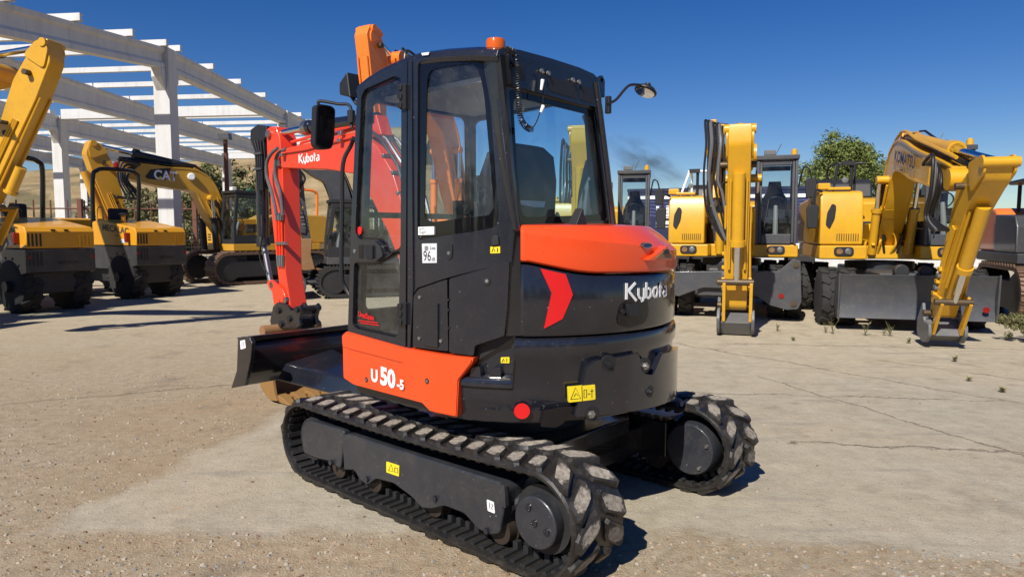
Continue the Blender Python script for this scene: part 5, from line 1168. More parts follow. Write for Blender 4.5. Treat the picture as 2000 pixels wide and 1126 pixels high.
def cab_box(root, x0, x1, y0, y1, z0, z1, mat, slope=.12, interior=True, gm='glass_b', name='cab_frame'):
    t = .055
    ft = lambda z: x1 - slope * max(0, (z - z0 - (z1 - z0) * .35)) / (z1 - z0)
    mb = MB()
    for y in (y0, y1):
        s = -1 if y == y0 else 1
        side = [(x0, z0), (x1, z0), (x1, z0 + (z1 - z0) * .35), (ft(z1), z1), (x0, z1)]
        hole = [(x0 + .10, z0 + .35), (x1 - .10, z0 + .30), (x1 - .10, z0 + (z1 - z0) * .36), (ft(z1) - .10, z1 - .12), (x0 + .10, z1 - .12)]
        mb.plate(side, [rnd(hole, .07)], XZ(y, -s), 0, t)
    for (xa, xb, zz) in ((x0, ft(z1), z1),):
        mb.prism([(xa - .02, y0 - .02), (xb + .04, y0 - .02), (xb + .04, y1 + .02), (xa - .02, y1 + .02)], XY(), zz + .002, zz + .09)
    for y in (y0 + t + .002, y1 - t - .052):
        mb.loft([[(ft(z) + a, y + b, z) for a, b in ((-.10, 0), (-.012, 0), (-.012, .05), (-.10, .05))] for z in (z0 + .02, z0 + (z1 - z0) * .35, z1 - .002)])
    mb.box(((x1 - .05), (y0 + y1) / 2, z0 + .10), (.07, y1 - y0 - 2 * t - .11, .2)); mb.box((ft(z1) - .05, (y0 + y1) / 2, z1 - .06), (.07, y1 - y0 - 2 * t - .11, .10))
    mb.box((x0 + .04, (y0 + y1) / 2, z0 + .3), (.06, y1 - y0 - 2 * t - .01, .58)); mb.box((x0 + .04, (y0 + y1) / 2, z1 - .06), (.06, y1 - y0 - 2 * t - .01, .10))
    cf = mb.build(name, mat, root, .012)
    g1 = MB(); ys_ = (y0 + t + .055, y1 - t - .055)
    for za, zb_ in ((z0 + .2, z0 + (z1 - z0) * .35), (z0 + (z1 - z0) * .35, z1 - .11)): pass
    g1.add([(ft(z0 + .2) - .03, y, z0 + .2) for y in ys_] + [(ft(z0 + (z1 - z0) * .35) - .03, y, z0 + (z1 - z0) * .35) for y in ys_] + [(ft(z1 - .11) - .03, y, z1 - .11) for y in ys_], [(0, 1, 3, 2), (2, 3, 5, 4)]); g1.build('front_glass', M[gm], cf)
    for y in (y0 + .02, y1 - .02):
        g1 = MB(); g1.add([(x0 + .09, y, z0 + .34), (x1 - .09, y, z0 + .29), (x1 - .09, y, z0 + (z1 - z0) * .36), (ft(z1) - .09, y, z1 - .11), (x0 + .09, y, z1 - .11)], [(0, 1, 2, 3, 4)]); g1.build('side_glass', M[gm], cf)
    g1 = MB(); g1.add([(x0 + .04, y0 + .06, z0 + .59), (x0 + .04, y1 - .06, z0 + .59), (x0 + .04, y1 - .06, z1 - .11), (x0 + .04, y0 + .06, z1 - .11)], [(0, 1, 2, 3)]); g1.build('rear_glass', M[gm], cf)
    if interior:
        yc = (y0 + y1) / 2; xm = x0 + .45
        mb = MB(); mb.loft([[(xm - .12 + dx, yc + y * k, z) for y, z in ((-.24, z0 + .5), (.24, z0 + .5), (.25, z0 + .95), (.15, z0 + 1.12), (.12, z0 + 1.32), (-.12, z0 + 1.32), (-.15, z0 + 1.12), (-.25, z0 + .95))] for dx, k in ((0, .9), (.04, 1), (.12, 1), (.15, .9))]); mb.build('seat_back', M['seat'], cf)
        mb = MB(); mb.box((xm + .18, yc, z0 + .48), (.5, .5, .14)); mb.box((xm + .15, yc - .33, z0 + .55), (.5, .12, .3)); mb.box((xm + .15, yc + .33, z0 + .55), (.5, .12, .3)); mb.build('seat', M['seat'], cf, .03)
        mb = MB(); mb.tube([(x1 - .30, yc, z0 + .05), (x1 - .32, yc, z0 + .45), (x1 - .42, yc, z0 + .78)], [.055, .05, .04], 10); sc_ = mb.build('steering_column', M['grey_trim'], cf)
        mb = MB(); c = Vector((x1 - .44, yc, z0 + .82)); mb.tube([c + Vector((math.cos(a) * .10, math.sin(a) * .18, math.cos(a) * .14)) for a in [i * 6.2832 / 18 for i in range(19)]], .014, 6); mb.build('steering_wheel', M['blackm'], sc_)
        mb = MB(); mb.prism([(x0 + .06, y0 + .07), (x1 - .07, y0 + .07), (x1 - .07, y1 - .07), (x0 + .06, y1 - .07)], XY(), z0 + .0, z0 + .06); mb.build('cab_floor', M['blackm'], cf)
    return cf
def tubes(root, name, paths, r, mat):
    for p in paths: mb = MB(); mb.tube(smooth(p, 4) if len(p) > 2 else p, r, 8); mb.build(name, mat, root)
def headlights(root, x, y, z):
    mb = MB(); mb.plate(rnd([(y - .17, z - .085), (y + .17, z - .085), (y + .17, z + .085), (y - .17, z + .085)], .08), [], YZ(x), 0, .02); hp = mb.build('headlight_panel', M['blackm'], root)
    for dy in (-.075, .075):
        mb = MB(); mb.lathe([(.056, 0), (.056, .010), (.046, .012), (.044, .003), (.02, .006)], (x + .02, y + dy, z), (1, 0, 0), 16); mb.build('headlight', M['steel'] if dy > 0 else M['rustlens'], hp)
def wheeled(label, fr, J, group=None, lettering=False, yc=0.0, rails='white', blade=True, body=True, bcyl=True, armk=1.0, skirt=False):
    root = thing('wheeled_excavator', label, 'excavator', (fr.x, fr.y, 0), fr.a, 'yellow wheeled excavators parked in the yard'); Y = M['komatsu']
    boom, st = arm(root, *J, mat=Y, yc=yc, bcyl=bcyl, hs=-1, k=armk)
    # chassis
    mb = MB(); mb.lohi((-1.9, -.42, .52), (1.9, .42, .98)); mb.build('chassis', M['mgrey'], root, .03)
    mb = MB(); mb.lathe([(.1, .98), (.62, .98), (.62, 1.12), (.1, 1.12)], (0, 0, 0), (0, 0, 1), 28); mb.build('slew_ring', M['dmach'], root)
    for x in (-1.3, 1.4):
        mb = MB(); mb.cyl((x, -1.0, .5), (x, 1.0, .5), .14, 12); mb.box((x, 0, .5), (.36, .5, .36)); mb.build('axle', M['mgrey'], root)
        for y in (-1.19, -.86, .86, 1.19): wheel(root, x, y, .51, .28, M['mgrey'])
    mb = MB(); mb.lohi((1.9, -.34, .55), (2.12, .34, .95)); mb.cyl((1.95, -.12, 1.02), (2.1, -.12, 1.02), .12); mb.cyl((1.95, .25, 1.02), (2.1, .25, 1.02), .10); mb.build('blade_mount', M['dmach'], root, .02)
    if skirt:
        q = [(-1.26, .92), (-1.26, .50), (-.95, .44), (-.50, .62), (.30, .62), (.72, .32), (1.02, .24), (1.22, .26), (1.28, .40), (1.24, 1.16), (1.12, 1.20), (.86, .96)]
        mb = MB(); mb.prism(rnd(q, .03), YZ(2.2), 0, .10); bl = mb.build('stabiliser_plate', M['mgrey'], root, .012)
        for y, z in ((1.16, 1.08), (1.14, .36), (-1.14, .62), (-.2, .76)):
            mb = MB(); mb.lathe([(.055, 0), (.055, .02), (.03, .02), (.03, .03)], (2.30, y, z), (1, 0, 0), 14); mb.build('pin_end', M['pinsteel'], bl)
        mb = MB(); mb.lathe([(.05, 0), (.05, .012)], (2.302, .92, .50), (1, 0, 0), 16); mb.build('red_reflector', M['tred'], bl)
        mb = MB(); mb.prism([(1.5, .50), (2.2, .46), (2.2, .90), (1.5, .90)], XZ(0), -.6, .6); mb.build('stabiliser_arm', M['mgrey'], bl, .02)
    if blade and not skirt:
        pr = [(2.30, .22), (2.24, .40), (2.23, .62), (2.27, .84), (2.33, .97)]
        mb = MB(); mb.prism(pr + [(x - .05, z) for x, z in pr[::-1]], XZ(), -1.12, 1.24); bl = mb.build('dozer_blade', M['mgrey'], root, .008)
        for y in (-1.15, 1.24):
            mb = MB(); mb.prism([(2.32, .20), (2.36, .99), (2.05, .92), (1.95, .5), (2.18, .22)], XZ(y), 0, .03); mb.build('blade_end', M['mgrey'], bl, .006)
        for y in (-.5, .42):
            mb = MB(); mb.prism([(1.5, .42), (2.2, .35), (2.2, .62), (1.5, .66)], XZ(y), 0, .08); mb.build('blade_arm', M['mgrey'], bl, .01)
        mb = MB(); mb.lathe([(.05, 0), (.05, .012)], (2.335, 1.08, .42), (1, 0, 0), 16); mb.build('red_reflector', M['tred'], bl)
    # outrigger legs behind
    for sg in (-1, 1):
        mb = MB(); mb.prism([(-2.3, .30), (-2.0, .95), (-1.85, .95), (-1.95, .28)], XZ(sg * .9), -.3, .3); mb.build('stabiliser', M['mgrey'], root, .02)
    # house
    mb = MB(); mb.prism([(1.12, -1.28), (1.12, -.46), (.75, -.42), (.75, .40), (1.12, .42), (1.12, 1.28), (-1.6, 1.28), (-2.3, .7), (-2.3, -.7), (-1.6, -1.28)], XY(), 1.18, 1.44); mb.build('platform', Y, root, .03)
    headlights(root, 1.121, -.86, 1.33); headlights(root, 1.121, .86, 1.33)
    pr = [(1.10, 1.452), (1.115, 1.75), (1.06, 2.28), (.98, 2.44), (.80, 2.47), (-.55, 2.47), (-.55, 1.452)]
    mb = MB(); mb.prism(pr, XZ(-.90), -.38, .36); th = mb.build('tank_hood', Y, root, .035, 3)
    for i in range(10):
        mb = MB(); mb.lohi((1.112, -.99 + i * .040, 1.53), (1.120, -.978 + i * .040, 1.66)); mb.build('vent_slot', M['ink'], th)
    mb = MB(); mb.prism(rnd([(-1.285 + a, b) for a, b in ((.10, 1.82), (.17, 1.74), (.25, 1.95), (.27, 2.18), (.20, 2.22), (.12, 2.05))], .03), YZ(1.09), 0, .04); mb.build('mirror_fold', M['blackm'], th, .01)
    mb = MB(); mb.tube(smooth([(1.05, -1.26, 2.44), (1.16, -1.38, 2.46), (1.18, -1.40, 2.2)], 4), .022, 6); ma_ = mb.build('mirror_arm', M['blackm'], th)
    mb = MB(); mb.loft([[(x, -1.42 + y, z) for y, z in ((-.10, 1.76), (.08, 1.76), (.10, 2.16), (.05, 2.20), (-.08, 2.20), (-.12, 2.12))] for x in (1.14, 1.22)]); mb.build('mirror', M['blackm'], ma_, .02)
    mb = MB(); mb.prism([(-2.28, 1.452), (-.55, 1.452), (-.55, 2.30), (-.75, 2.40), (-2.05, 2.36), (-2.28, 2.1)], XZ(0), -1.24, 1.24); mb.build('engine_hood', Y, root, .05, 3)
    mb = MB(); mb.prism([(-1.9, 2.36), (-.9, 2.40), (-1.0, 2.72), (-1.2, 2.82), (-1.8, 2.72)], XZ(-.55), -.52, .6); mb.build('air_filter_housing', M['dmach'], root, .06, 3)
    mb = MB(); mb.box((.9, -.95, 2.50), (.18, .40, .06)); mb.box((.8, -1.20, 2.55), (.25, .22, .12)); mb.build('tank_cap', Y, th, .02)
    rm = M['white'] if rails == 'white' else M['blackm']
    tubes(root, 'handrail', [[(.95, -1.05, 2.46), (.55, -.92, 2.95), (.50, -.90, 3.0)], [(.50, -.92, 3.0), (.50, -.42, 3.0)], [(.50, -.60, 2.46), (.50, -.60, 3.0)], [(-.5, -.92, 2.46), (-.5, -.92, 2.98), (.5, -.92, 3.0)]], .024, rm)
    mb = MB(); mb.tube([(.80, -.72, 2.46), (.80, -.72, 2.95)], .03, 8); mb.box((.82, -.78, 2.98), (.10, .22, .08)); mb.build('camera_mast', M['blackm'], root)
    mb = MB(); mb.lathe([(.03, -.05), (.05, 0), (.055, .03), (.03, .035)], (.92, -.85, 2.66), (1, 0, 0), 14); mb.build('work_lamp', M['lgrey'], root)
    for sg in (-1, 1):
        mb = MB(); mb.prism([(.05, 1.442), (.95, 1.442), (.62, 1.85), (.28, 1.85)], XZ(yc + sg * .32), -.03, .03); mb.build('boom_bracket', Y, root, .01)
    mb = MB(); mb.lohi((-.5, -.50, 1.443), (.1, .42, 1.9)); mb.build('swivel_block', M['dmach'], root, .02)
    rr_ = random.Random(4)
    for j in range(7):
        y = yc - .42 + j * .11; pts = [(.15, y, 1.55), (.55 + rr_.random() * .2, y + .05, 1.50 + rr_.random() * .2), (.85, y + rr_.uniform(-.1, .1), 1.45 + rr_.random() * .2), (.75, y, 1.30)]
        mb = MB(); mb.tube(smooth(pts, 4), .022, 6); mb.build('hose', M['hose'] if j % 2 else Y, root)
    cf = cab_box(root, -.35, 1.16, .46, 1.24, 1.45, 3.14, M['mgrey'], .16)
    mb = MB(); mb.lathe([(.06, 0), (.055, .09), (.02, .12)], (1.0, 1.16, 3.235), (0, 0, 1), 14); mb.build('beacon', M['komatsu'], cf)
    mb = MB(); mb.box((.98, .70, 3.29), (.10, .22, .10)); mb.build('roof_lamp', M['lgrey'], cf, .01)
    mb = MB(); mb.tube([(.3, .8, 3.23), (.25, .95, 3.55)], .008, 5); mb.build('aerial', M['blackm'], cf)
    mb = MB(); mb.tube(smooth([(1.0, 1.26, 2.6), (1.18, 1.32, 2.95), (1.24, 1.42, 2.93), (1.22, 1.47, 2.75)], 4), .018, 6); ma_ = mb.build('mirror_arm', M['blackm'], cf)
    mb = MB(); mb.loft([[(x, 1.47 + y, z) for y, z in ((-.09, 2.36), (.09, 2.36), (.11, 2.70), (.07, 2.76), (-.07, 2.76), (-.11, 2.70))] for x in (1.17, 1.23)]); mb.build('mirror', M['blackm'], ma_, .02)
    mb = MB(); mb.tube([(1.19, .60, 1.62), (1.10, .70, 2.35)], .012, 6); mb.build('wiper', M['blackm'], cf)
    if lettering:
        b1, b2 = Vector(J[1]), Vector(J[2]); dd = (b2 - b1).normalized(); up_ = Vector((-dd.y, dd.x)); o = b1.lerp(b2, .07) - up_ * .05
        text('boom_lettering', 'KOMATSU', lambda u, v, w: (o.x + dd.x * u + up_.x * v, yc - .228, o.y + dd.y * u + up_.y * v), .20, M['blue_t'], boom, .03, False)
    return root
FA = lambda hx, hy: math.atan2(hy, hx)
h = Frame(7.3, 13.75, FA(-.26, -.97))
wheeled('yellow wheeled excavator with lettered boom folded down beside the leafy tree', h, ((.30, 1.50), (1.55, 3.00), (4.45, 2.40), (5.55, 2.52), (4.85, 2.28), (3.80, .50)), lettering=True, rails='dark', armk=.87)
h = Frame(4.87, 15.34, FA(-.31, -.95))
wheeled('yellow wheeled excavator facing straight ahead with white handrail and upright arm', h, ((.30, 1.50), (1.45, 3.20), (4.05, 2.95), (4.85, 3.25), (4.45, 2.75), (4.15, .48)), yc=.12, skirt=True)
CX = [o for o in COL.objects if o.get('label', '').startswith('yellow wheeled excavator facing straight')][0]
mb = MB(); mb.cyl((3.9, -.26, 3.20), (4.15, -.26, 2.25), .10, 14); mb.cyl((4.1, -.26, 2.42), (4.15, -.26, 2.22), .125, 14); ax_ = mb.build('adjusting_cylinder', M['komatsu'], CX)
mb = MB(); mb.cyl((4.15, -.26, 2.22), (4.25, -.24, 1.75), .05, 12); mb.build('rod', M['chrome'], ax_)
mb = MB(); mb.box((4.05, -.22, 3.34), (.34, .20, .18)); mb.box((4.1, -.30, 3.46), (.14, .10, .12)); mb.cyl((4.05, -.40, 3.0), (4.05, -.05, 3.0), .10, 12); mb.build('valve_block', M['komatsu'], CX, .015)
for j in range(7):
    rr_ = random.Random(80 + j); y0_ = -.40 + j * .045
    pts = [(4.0 + .03 * j, y0_ + .05, 3.42), (4.22, y0_ - .03, 3.50 - .02 * j), (4.36 + .02 * (j % 3), y0_, 3.1), (4.42, y0_ + rr_.uniform(-.05, .05), 2.55), (4.40, y0_ + rr_.uniform(-.02, .10), 2.0 + .05 * j), (4.42, -.10 + .02 * j, 1.55)]
    mb = MB(); mb.tube(smooth(pts, 5), (.018, .024, .03)[j % 3], 7); mb.build('hose', M['hose'] if j not in (2, 5) else M['greyhose'], CX)
h = Frame(2.42, 18.6, FA(-.20, -.98))
wheeled('yellow wheeled excavator hidden behind the glazed cab of the mini excavator', h, ((.30, 1.50), (1.45, 3.30), (4.05, 3.35), (4.95, 3.70), (4.5, 3.15), (4.15, .50)), yc=-.1)
h = Frame(-11.75, 11.2, R(-9))
wheeled('yellow wheeled excavator raising its arm over the two dumpers', h, ((.30, 1.50), (1.5, 3.7), (4.15, 4.05), (5.05, 4.42), (4.78, 4.0), (3.62, 1.75)), bcyl=False, armk=.82)
# ------------------------------------------------------------------ crawler machines
def steel_track(root, yc, L, hgt, w, mat, z0=0.0, shoe=.17):
    r = hgt / 2; mb = MB(); loop = []
    n = 14
    for i in range(n + 1):
        a = -math.pi / 2 + math.pi * i / n; loop.append((L / 2 - r + r * math.cos(a), z0 + r + r * math.sin(a)))
    for i in range(n + 1):
        a = math.pi / 2 + math.pi * i / n; loop.append((-L / 2 + r + r * math.cos(a), z0 + r + r * math.sin(a)))
    inn = [(x * (1 - .09 / (L / 2) * .6), z0 + r + (z - z0 - r) * (1 - .06 / r)) for x, z in loop]
    m = len(loop); vs = [(x, yc - w / 2, z) for x, z in loop] + [(x, yc + w / 2, z) for x, z in loop] + [(x, yc - w / 2, z) for x, z in inn] + [(x, yc + w / 2, z) for x, z in inn]
    fs = []
    for i in range(m):
        j = (i + 1) % m; fs += [(i, j, m + j, m + i), (2 * m + i, 3 * m + i, 3 * m + j, 2 * m + j), (i, 2 * m + i, 2 * m + j, j), (m + i, m + j, 3 * m + j, 3 * m + i)]
    mb.add(vs, fs); tr = mb.build('track_chain', mat, root)
    # grouser shoes
    per = 2 * (L - 2 * r) + 2 * math.pi * r; k = int(per / shoe); sh = MB()
    for i in range(k):
        s = per * i / k; l = L - 2 * r
        if s < l: x, z, a = -l / 2 + s, z0, math.pi
        elif s < l + math.pi * r: q = (s - l) / r; x, z, a = l / 2 + r * math.sin(q), z0 + r - r * math.cos(q), math.pi - q
        elif s < 2 * l + math.pi * r: x, z, a = l / 2 - (s - l - math.pi * r), z0 + 2 * r, 0
        else: q = (s - 2 * l - math.pi * r) / r; x, z, a = -l / 2 - r * math.sin(q), z0 + r + r * math.cos(q), -q
        Mx = Matrix.Rotation(a, 3, 'Y'); n_ = Mx @ Vector((0, 0, 1))
        sh.box(Vector((x, yc, z)) + n_ * .012, (shoe * .86, w * 1.01, .035), Mx); sh.box(Vector((x, yc, z)) + n_ * .045, (.025, w * 1.0, .04), Mx)
    tag(sh.build('track_shoes', mat, tr), kind='stuff')
    mb = MB(); mb.prism([(-L / 2 + r * 1.2, z0 + r * .45), (L / 2 - r * 1.2, z0 + r * .45), (L / 2 - r * 1.4, z0 + r * 1.5), (-L / 2 + r * 1.4, z0 + r * 1.5)], XZ(yc), -w * .40, w * .40); mb.build('track_frame', M['dmach'], root, .02)
    for x in (-L / 2 + r, L / 2 - r):
        mb = MB(); mb.lathe([(.05, -w * .42), (r * .8, -w * .40), (r * .82, w * .40), (.05, w * .42)], (x, yc, z0 + r), (0, 1, 0), 24); mb.build('track_wheel', M['dmach'], root)
def crawler(name, label, fr, J, mat, k=1.0, half=1.3, tl=3.9, th=.95, tw=.6, steel=True, cab='cab', cabm='dmach', armk=1.0, boom_mat=None, coupler=True, blade=False, yc=0.0, cx=0.0, hoses=True, dark_rod=True, platz=None, bcyl=True, box_mat=None, plat_mat=None):
    root = thing(name, label, 'excavator', (fr.x, fr.y, 0), fr.a)
    tm = M['steeltrack'] if steel else M['tyre']
    for sg in (-1, 1): steel_track(root, sg * (half - tw / 2), tl, th, tw, tm, 0.05, .19 * k if steel else .10 * k)
    pz = platz or th + .12; H = k
    mb = MB(); mb.lohi((-.7 * k, -half + tw, th * .35), (.7 * k, half - tw, th * .95)); mb.build('car_body', M['dmach'], root, .02)
    mb = MB(); mb.lathe([(.1, th * .9), (.6 * k, th * .9), (.6 * k, pz + .01), (.1, pz + .01)], (0, 0, 0), (0, 0, 1), 24); mb.build('slew_ring', M['dmach'], root)
    pl = [(1.25 * k, -half * .98), (1.25 * k, -.45 * k), (.7 * k, -.4 * k), (.7 * k, .4 * k), (1.45 * k, .45 * k), (1.45 * k, half * .98), (-1.7 * k, half), (-2.3 * k, half * .6), (-2.3 * k, -half * .6), (-1.7 * k, -half)]
    mb = MB(); mb.prism(pl, XY(), pz, pz + .22 * k); mb.build('platform', plat_mat or mat, root, .02)
    z0 = pz + .222 * k
    mb = MB(); mb.prism([(1.1 * k, z0), (1.1 * k, z0 + .55 * k), (.9 * k, z0 + .80 * k), (-.4 * k, z0 + .85 * k), (-.4 * k, z0)], XZ(-half * .7), -.36 * k, .30 * k); sb = mb.build('side_box', box_mat or mat, root, .03)
    for i in range(3):
        mb = MB(); mb.lohi((1.102 * k, -half * .7 - .2 * k, z0 + (.10 + i * .09) * k), (1.112 * k, -half * .7 + .0 * k, z0 + (.14 + i * .09) * k)); mb.build('vent_slot', M['ink'], sb)
    mb = MB(); mb.prism([(-2.28 * k, z0), (-.4 * k, z0), (-.4 * k, z0 + .85 * k), (-.7 * k, z0 + 1.0 * k), (-2.0 * k, z0 + .95 * k), (-2.28 * k, z0 + .7 * k)], XZ(0), -half * .95, half * .95); mb.build('engine_hood', mat, root, .05)
    for sg in (-1, 1):
        mb = MB(); mb.prism([(.05 * k, z0), (.95 * k, z0), (.6 * k, z0 + .45 * k), (.25 * k, z0 + .45 * k)], XZ(yc + sg * .32 * k), -.03, .03); mb.build('boom_bracket', mat, root, .01)
    arm(root, *J, mat=boom_mat or mat, yc=yc, k=armk, coupler=coupler, hoses=hoses, dark_rod=dark_rod, bcyl=bcyl)
    if cab == 'cab': cf = cab_box(root, (-.25 + cx) * k, (1.42 + cx) * k, .40 * k, half * .97, z0 - .05, z0 + 1.62 * k, M[cabm], .18)
    else:
        ct = MB()
        for x in (-.6 * k, .75 * k):
            for y in (-.6 * half, .75 * half): ct.cyl((x, y, z0 - .02), (x * .95, y, z0 + 1.55 * k), .035, 8)
        tubes(root, 'canopy_post', [[(x, y, z0 - .02), (x * .95, y, z0 + 1.52 * k)] for x in (-.6 * k, .75 * k) for y in (-.6 * half, .75 * half)], .035, M['blackm'])
        mb = MB(); mb.prism(rnd([(-.8 * k, -.75 * half), (.95 * k, -.75 * half), (.95 * k, .9 * half), (-.8 * k, .9 * half)], .12), XY(), z0 + 1.53 * k, z0 + 1.62 * k); cf = mb.build('canopy', M['blackm'], root, .03)
        mb = MB(); mb.box((-.3 * k, .1 * half, z0 + .35 * k), (.5 * k, .5 * k, .14 * k)); mb.box((-.52 * k, .1 * half, z0 + .68 * k), (.12 * k, .48 * k, .6 * k)); mb.build('seat', M['seat'], root, .04)
        for y in (-.3, .45): tubes(root, 'control_lever', [[(.1 * k, y * half, z0), (.15 * k, y * half, z0 + .5 * k), (.12 * k, y * half, z0 + .68 * k)]], .018, M['blackm'])
    if blade:
        mb = MB(); xb = tl / 2 + .42 * k; pr = [(xb + .06, .12), (xb, .3), (xb, .45), (xb + .07, .62)]; mb.prism(pr + [(a - .05, b) for a, b in pr[::-1]], XZ(), -half, half); mb.build('blade', M['mgrey'], root, .01)
        for sg in (-1, 1): tubes(root, 'blade_arm', [[(xb - .04, sg * .45 * k, .38), (.6 * k, sg * .40 * k, .40)]], .06, M['mgrey'])
    return root, cf, z0
def rust_bucket(root, P, w, k, mat, yc=0.0):
    x, z = P; q = smooth([(x, z), (x + .38 * k, z - .02), (x + .62 * k, z - .28 * k), (x + .58 * k, z - .62 * k), (x + .28 * k, z - .86 * k), (x - .06 * k, z - .84 * k)], 4); q = [(a.x, a.y) for a in q]
    mb = MB(); mb.prism(q + [(x - .04 * k, z - .78 * k), (x + .05 * k, z - .4 * k)], XZ(yc), -w / 2, w / 2); b = mb.build('bucket', mat, root, .02)
    for i in range(4):
        y = yc - w / 2 + (i + .5) * w / 4; mb = MB(); mb.loft([[(x - .02 * k, y + s * .05, z - .86 * k + t) for s, t in ((-1, 0), (1, 0), (1, .08), (-1, .08))], [(x - .26 * k, y + s * .03, z - .86 * k + t) for s, t in ((-1, 0), (1, 0), (1, .02), (-1, .02))]]); mb.build('tooth', mat, b)
# big ochre crawler excavator on the left
CFm = Frame(-8.9, 24.0, FA(-.66, -.75)); P_ = lambda px, py: CFm.xz(px, py, 0.0)
CR, CCAB, CZ = crawler('crawler_excavator', 'ochre crawler excavator with lettered curved boom and brown steel tracks', CFm, (P_(447, 470), P_(385, 358), P_(232, 331), P_(177, 281), P_(196, 318), P_(262, 520)), M['cat'], 1.0, 1.35, 4.2, .98, .6, cabm='dmach', armk=1.15, coupler=False)
rust_bucket(CR, (P_(262, 520)[0], P_(262, 530)[1]), 1.0, 1.0, M['ochre'])
tgx = [CFm.xz(px, py, .255) for px, py in ((284, 345), (294, 331), (333, 328), (333, 338), (322, 353), (289, 349))]
mb = MB(); mb.prism(tgx, XZ(0), .252, .256); dc = mb.build('boom_decal', M['ink'], CR)
mb = MB(); mb.prism([CFm.xz(px, py, .257) for px, py in ((333, 330), (333, 338), (322, 353), (317, 352))], XZ(0), .2565, .2575); mb.build('decal_stripe', M['tred'], CR)
c = CFm.xz(301, 350, .258); text('boom_lettering', 'CAT', lambda u, v, w: (c[0] - u, .259, c[1] + v - u * .05), .30, M['white'], CR, .03, False, sx=.9)
mb = MB(); mb.prism([CFm.xz(px, py, .262) for px, py in ((309, 350), (313, 343), (317, 350))], XZ(0), .260, .262); mb.build('decal_triangle', M['yellow_s'], CR)
x, z = CFm.xz(375, 345, .3); mb = MB(); mb.lathe([(.12, 0), (.12, .06), (.09, .09), (.02, .09)], (x, .25, z), (.3, 1, 0), 14); mb.build('boom_lamp', M['lamp'], CR)
for x_ in (.45, 1.3):
    mb = MB(); mb.box((x_, 1.1 if x_ > 1 else .6, CZ + 1.76), (.14, .2, .12)); mb.build('roof_lamp', M['lamp'] if x_ > 1 else M['green_l'], CCAB, .02)
# light orange excavator parked behind the mini excavator, arm folded high
OF = Frame(-.55, 17.6, FA(-.50, -.866)); P_ = lambda px, py: OF.xz(px, py, 0.0)
crawler('crawler_excavator', 'light orange excavator whose arm tops the cab roof of the mini excavator', OF, (P_(896, 420), P_(862, 250), P_(770, 118), P_(716, 58), P_(728, 92), P_(737, 330)), M['light_orange'], 1.0, 1.3, 3.9, .95, .55, cabm='dmach', armk=.95, dark_rod=False, coupler=False, bcyl=False)
# excavator with the rusty bucket past the red stick, its shade painted in charcoal
DF = Frame(-3.95, 19.0, FA(-.93, -.37)); P_ = lambda px, py: DF.xz(px, py, 0.0)
DR, _, _ = crawler('crawler_excavator', 'excavator darkened as in shade, with rusty bucket behind the red stick', DF, (P_(700, 500), P_(650, 350), P_(575, 300), P_(560, 290), P_(570, 330), P_(600, 470)), M['mgrey'], .85, 1.15, 2.9, .75, .42, steel=False, cabm='dmach', armk=.85, coupler=False, blade=True)
rust_bucket(DR, (P_(600, 470)[0] - .1, P_(600, 466)[1]), .8, .95, M['rust'])
# orange small excavator at the right edge
RF_ = Frame(10.35, 12.9, FA(-.35, -.94))
crawler('mini_excavator', 'bright orange canopy excavator with brown tracks beside the lettered boom', RF_, ((.3, 1.5), (1.0, 2.3), (2.1, 2.1), (2.35, 2.3), (2.2, 2.0), (2.5, .6)), M['light_orange'], .85, 1.1, 2.9, 1.0, .45, steel=True, box_mat=M['dgrey'], plat_mat=M['dgrey'], cab='canopy', armk=.6, coupler=False, yc=1.3)
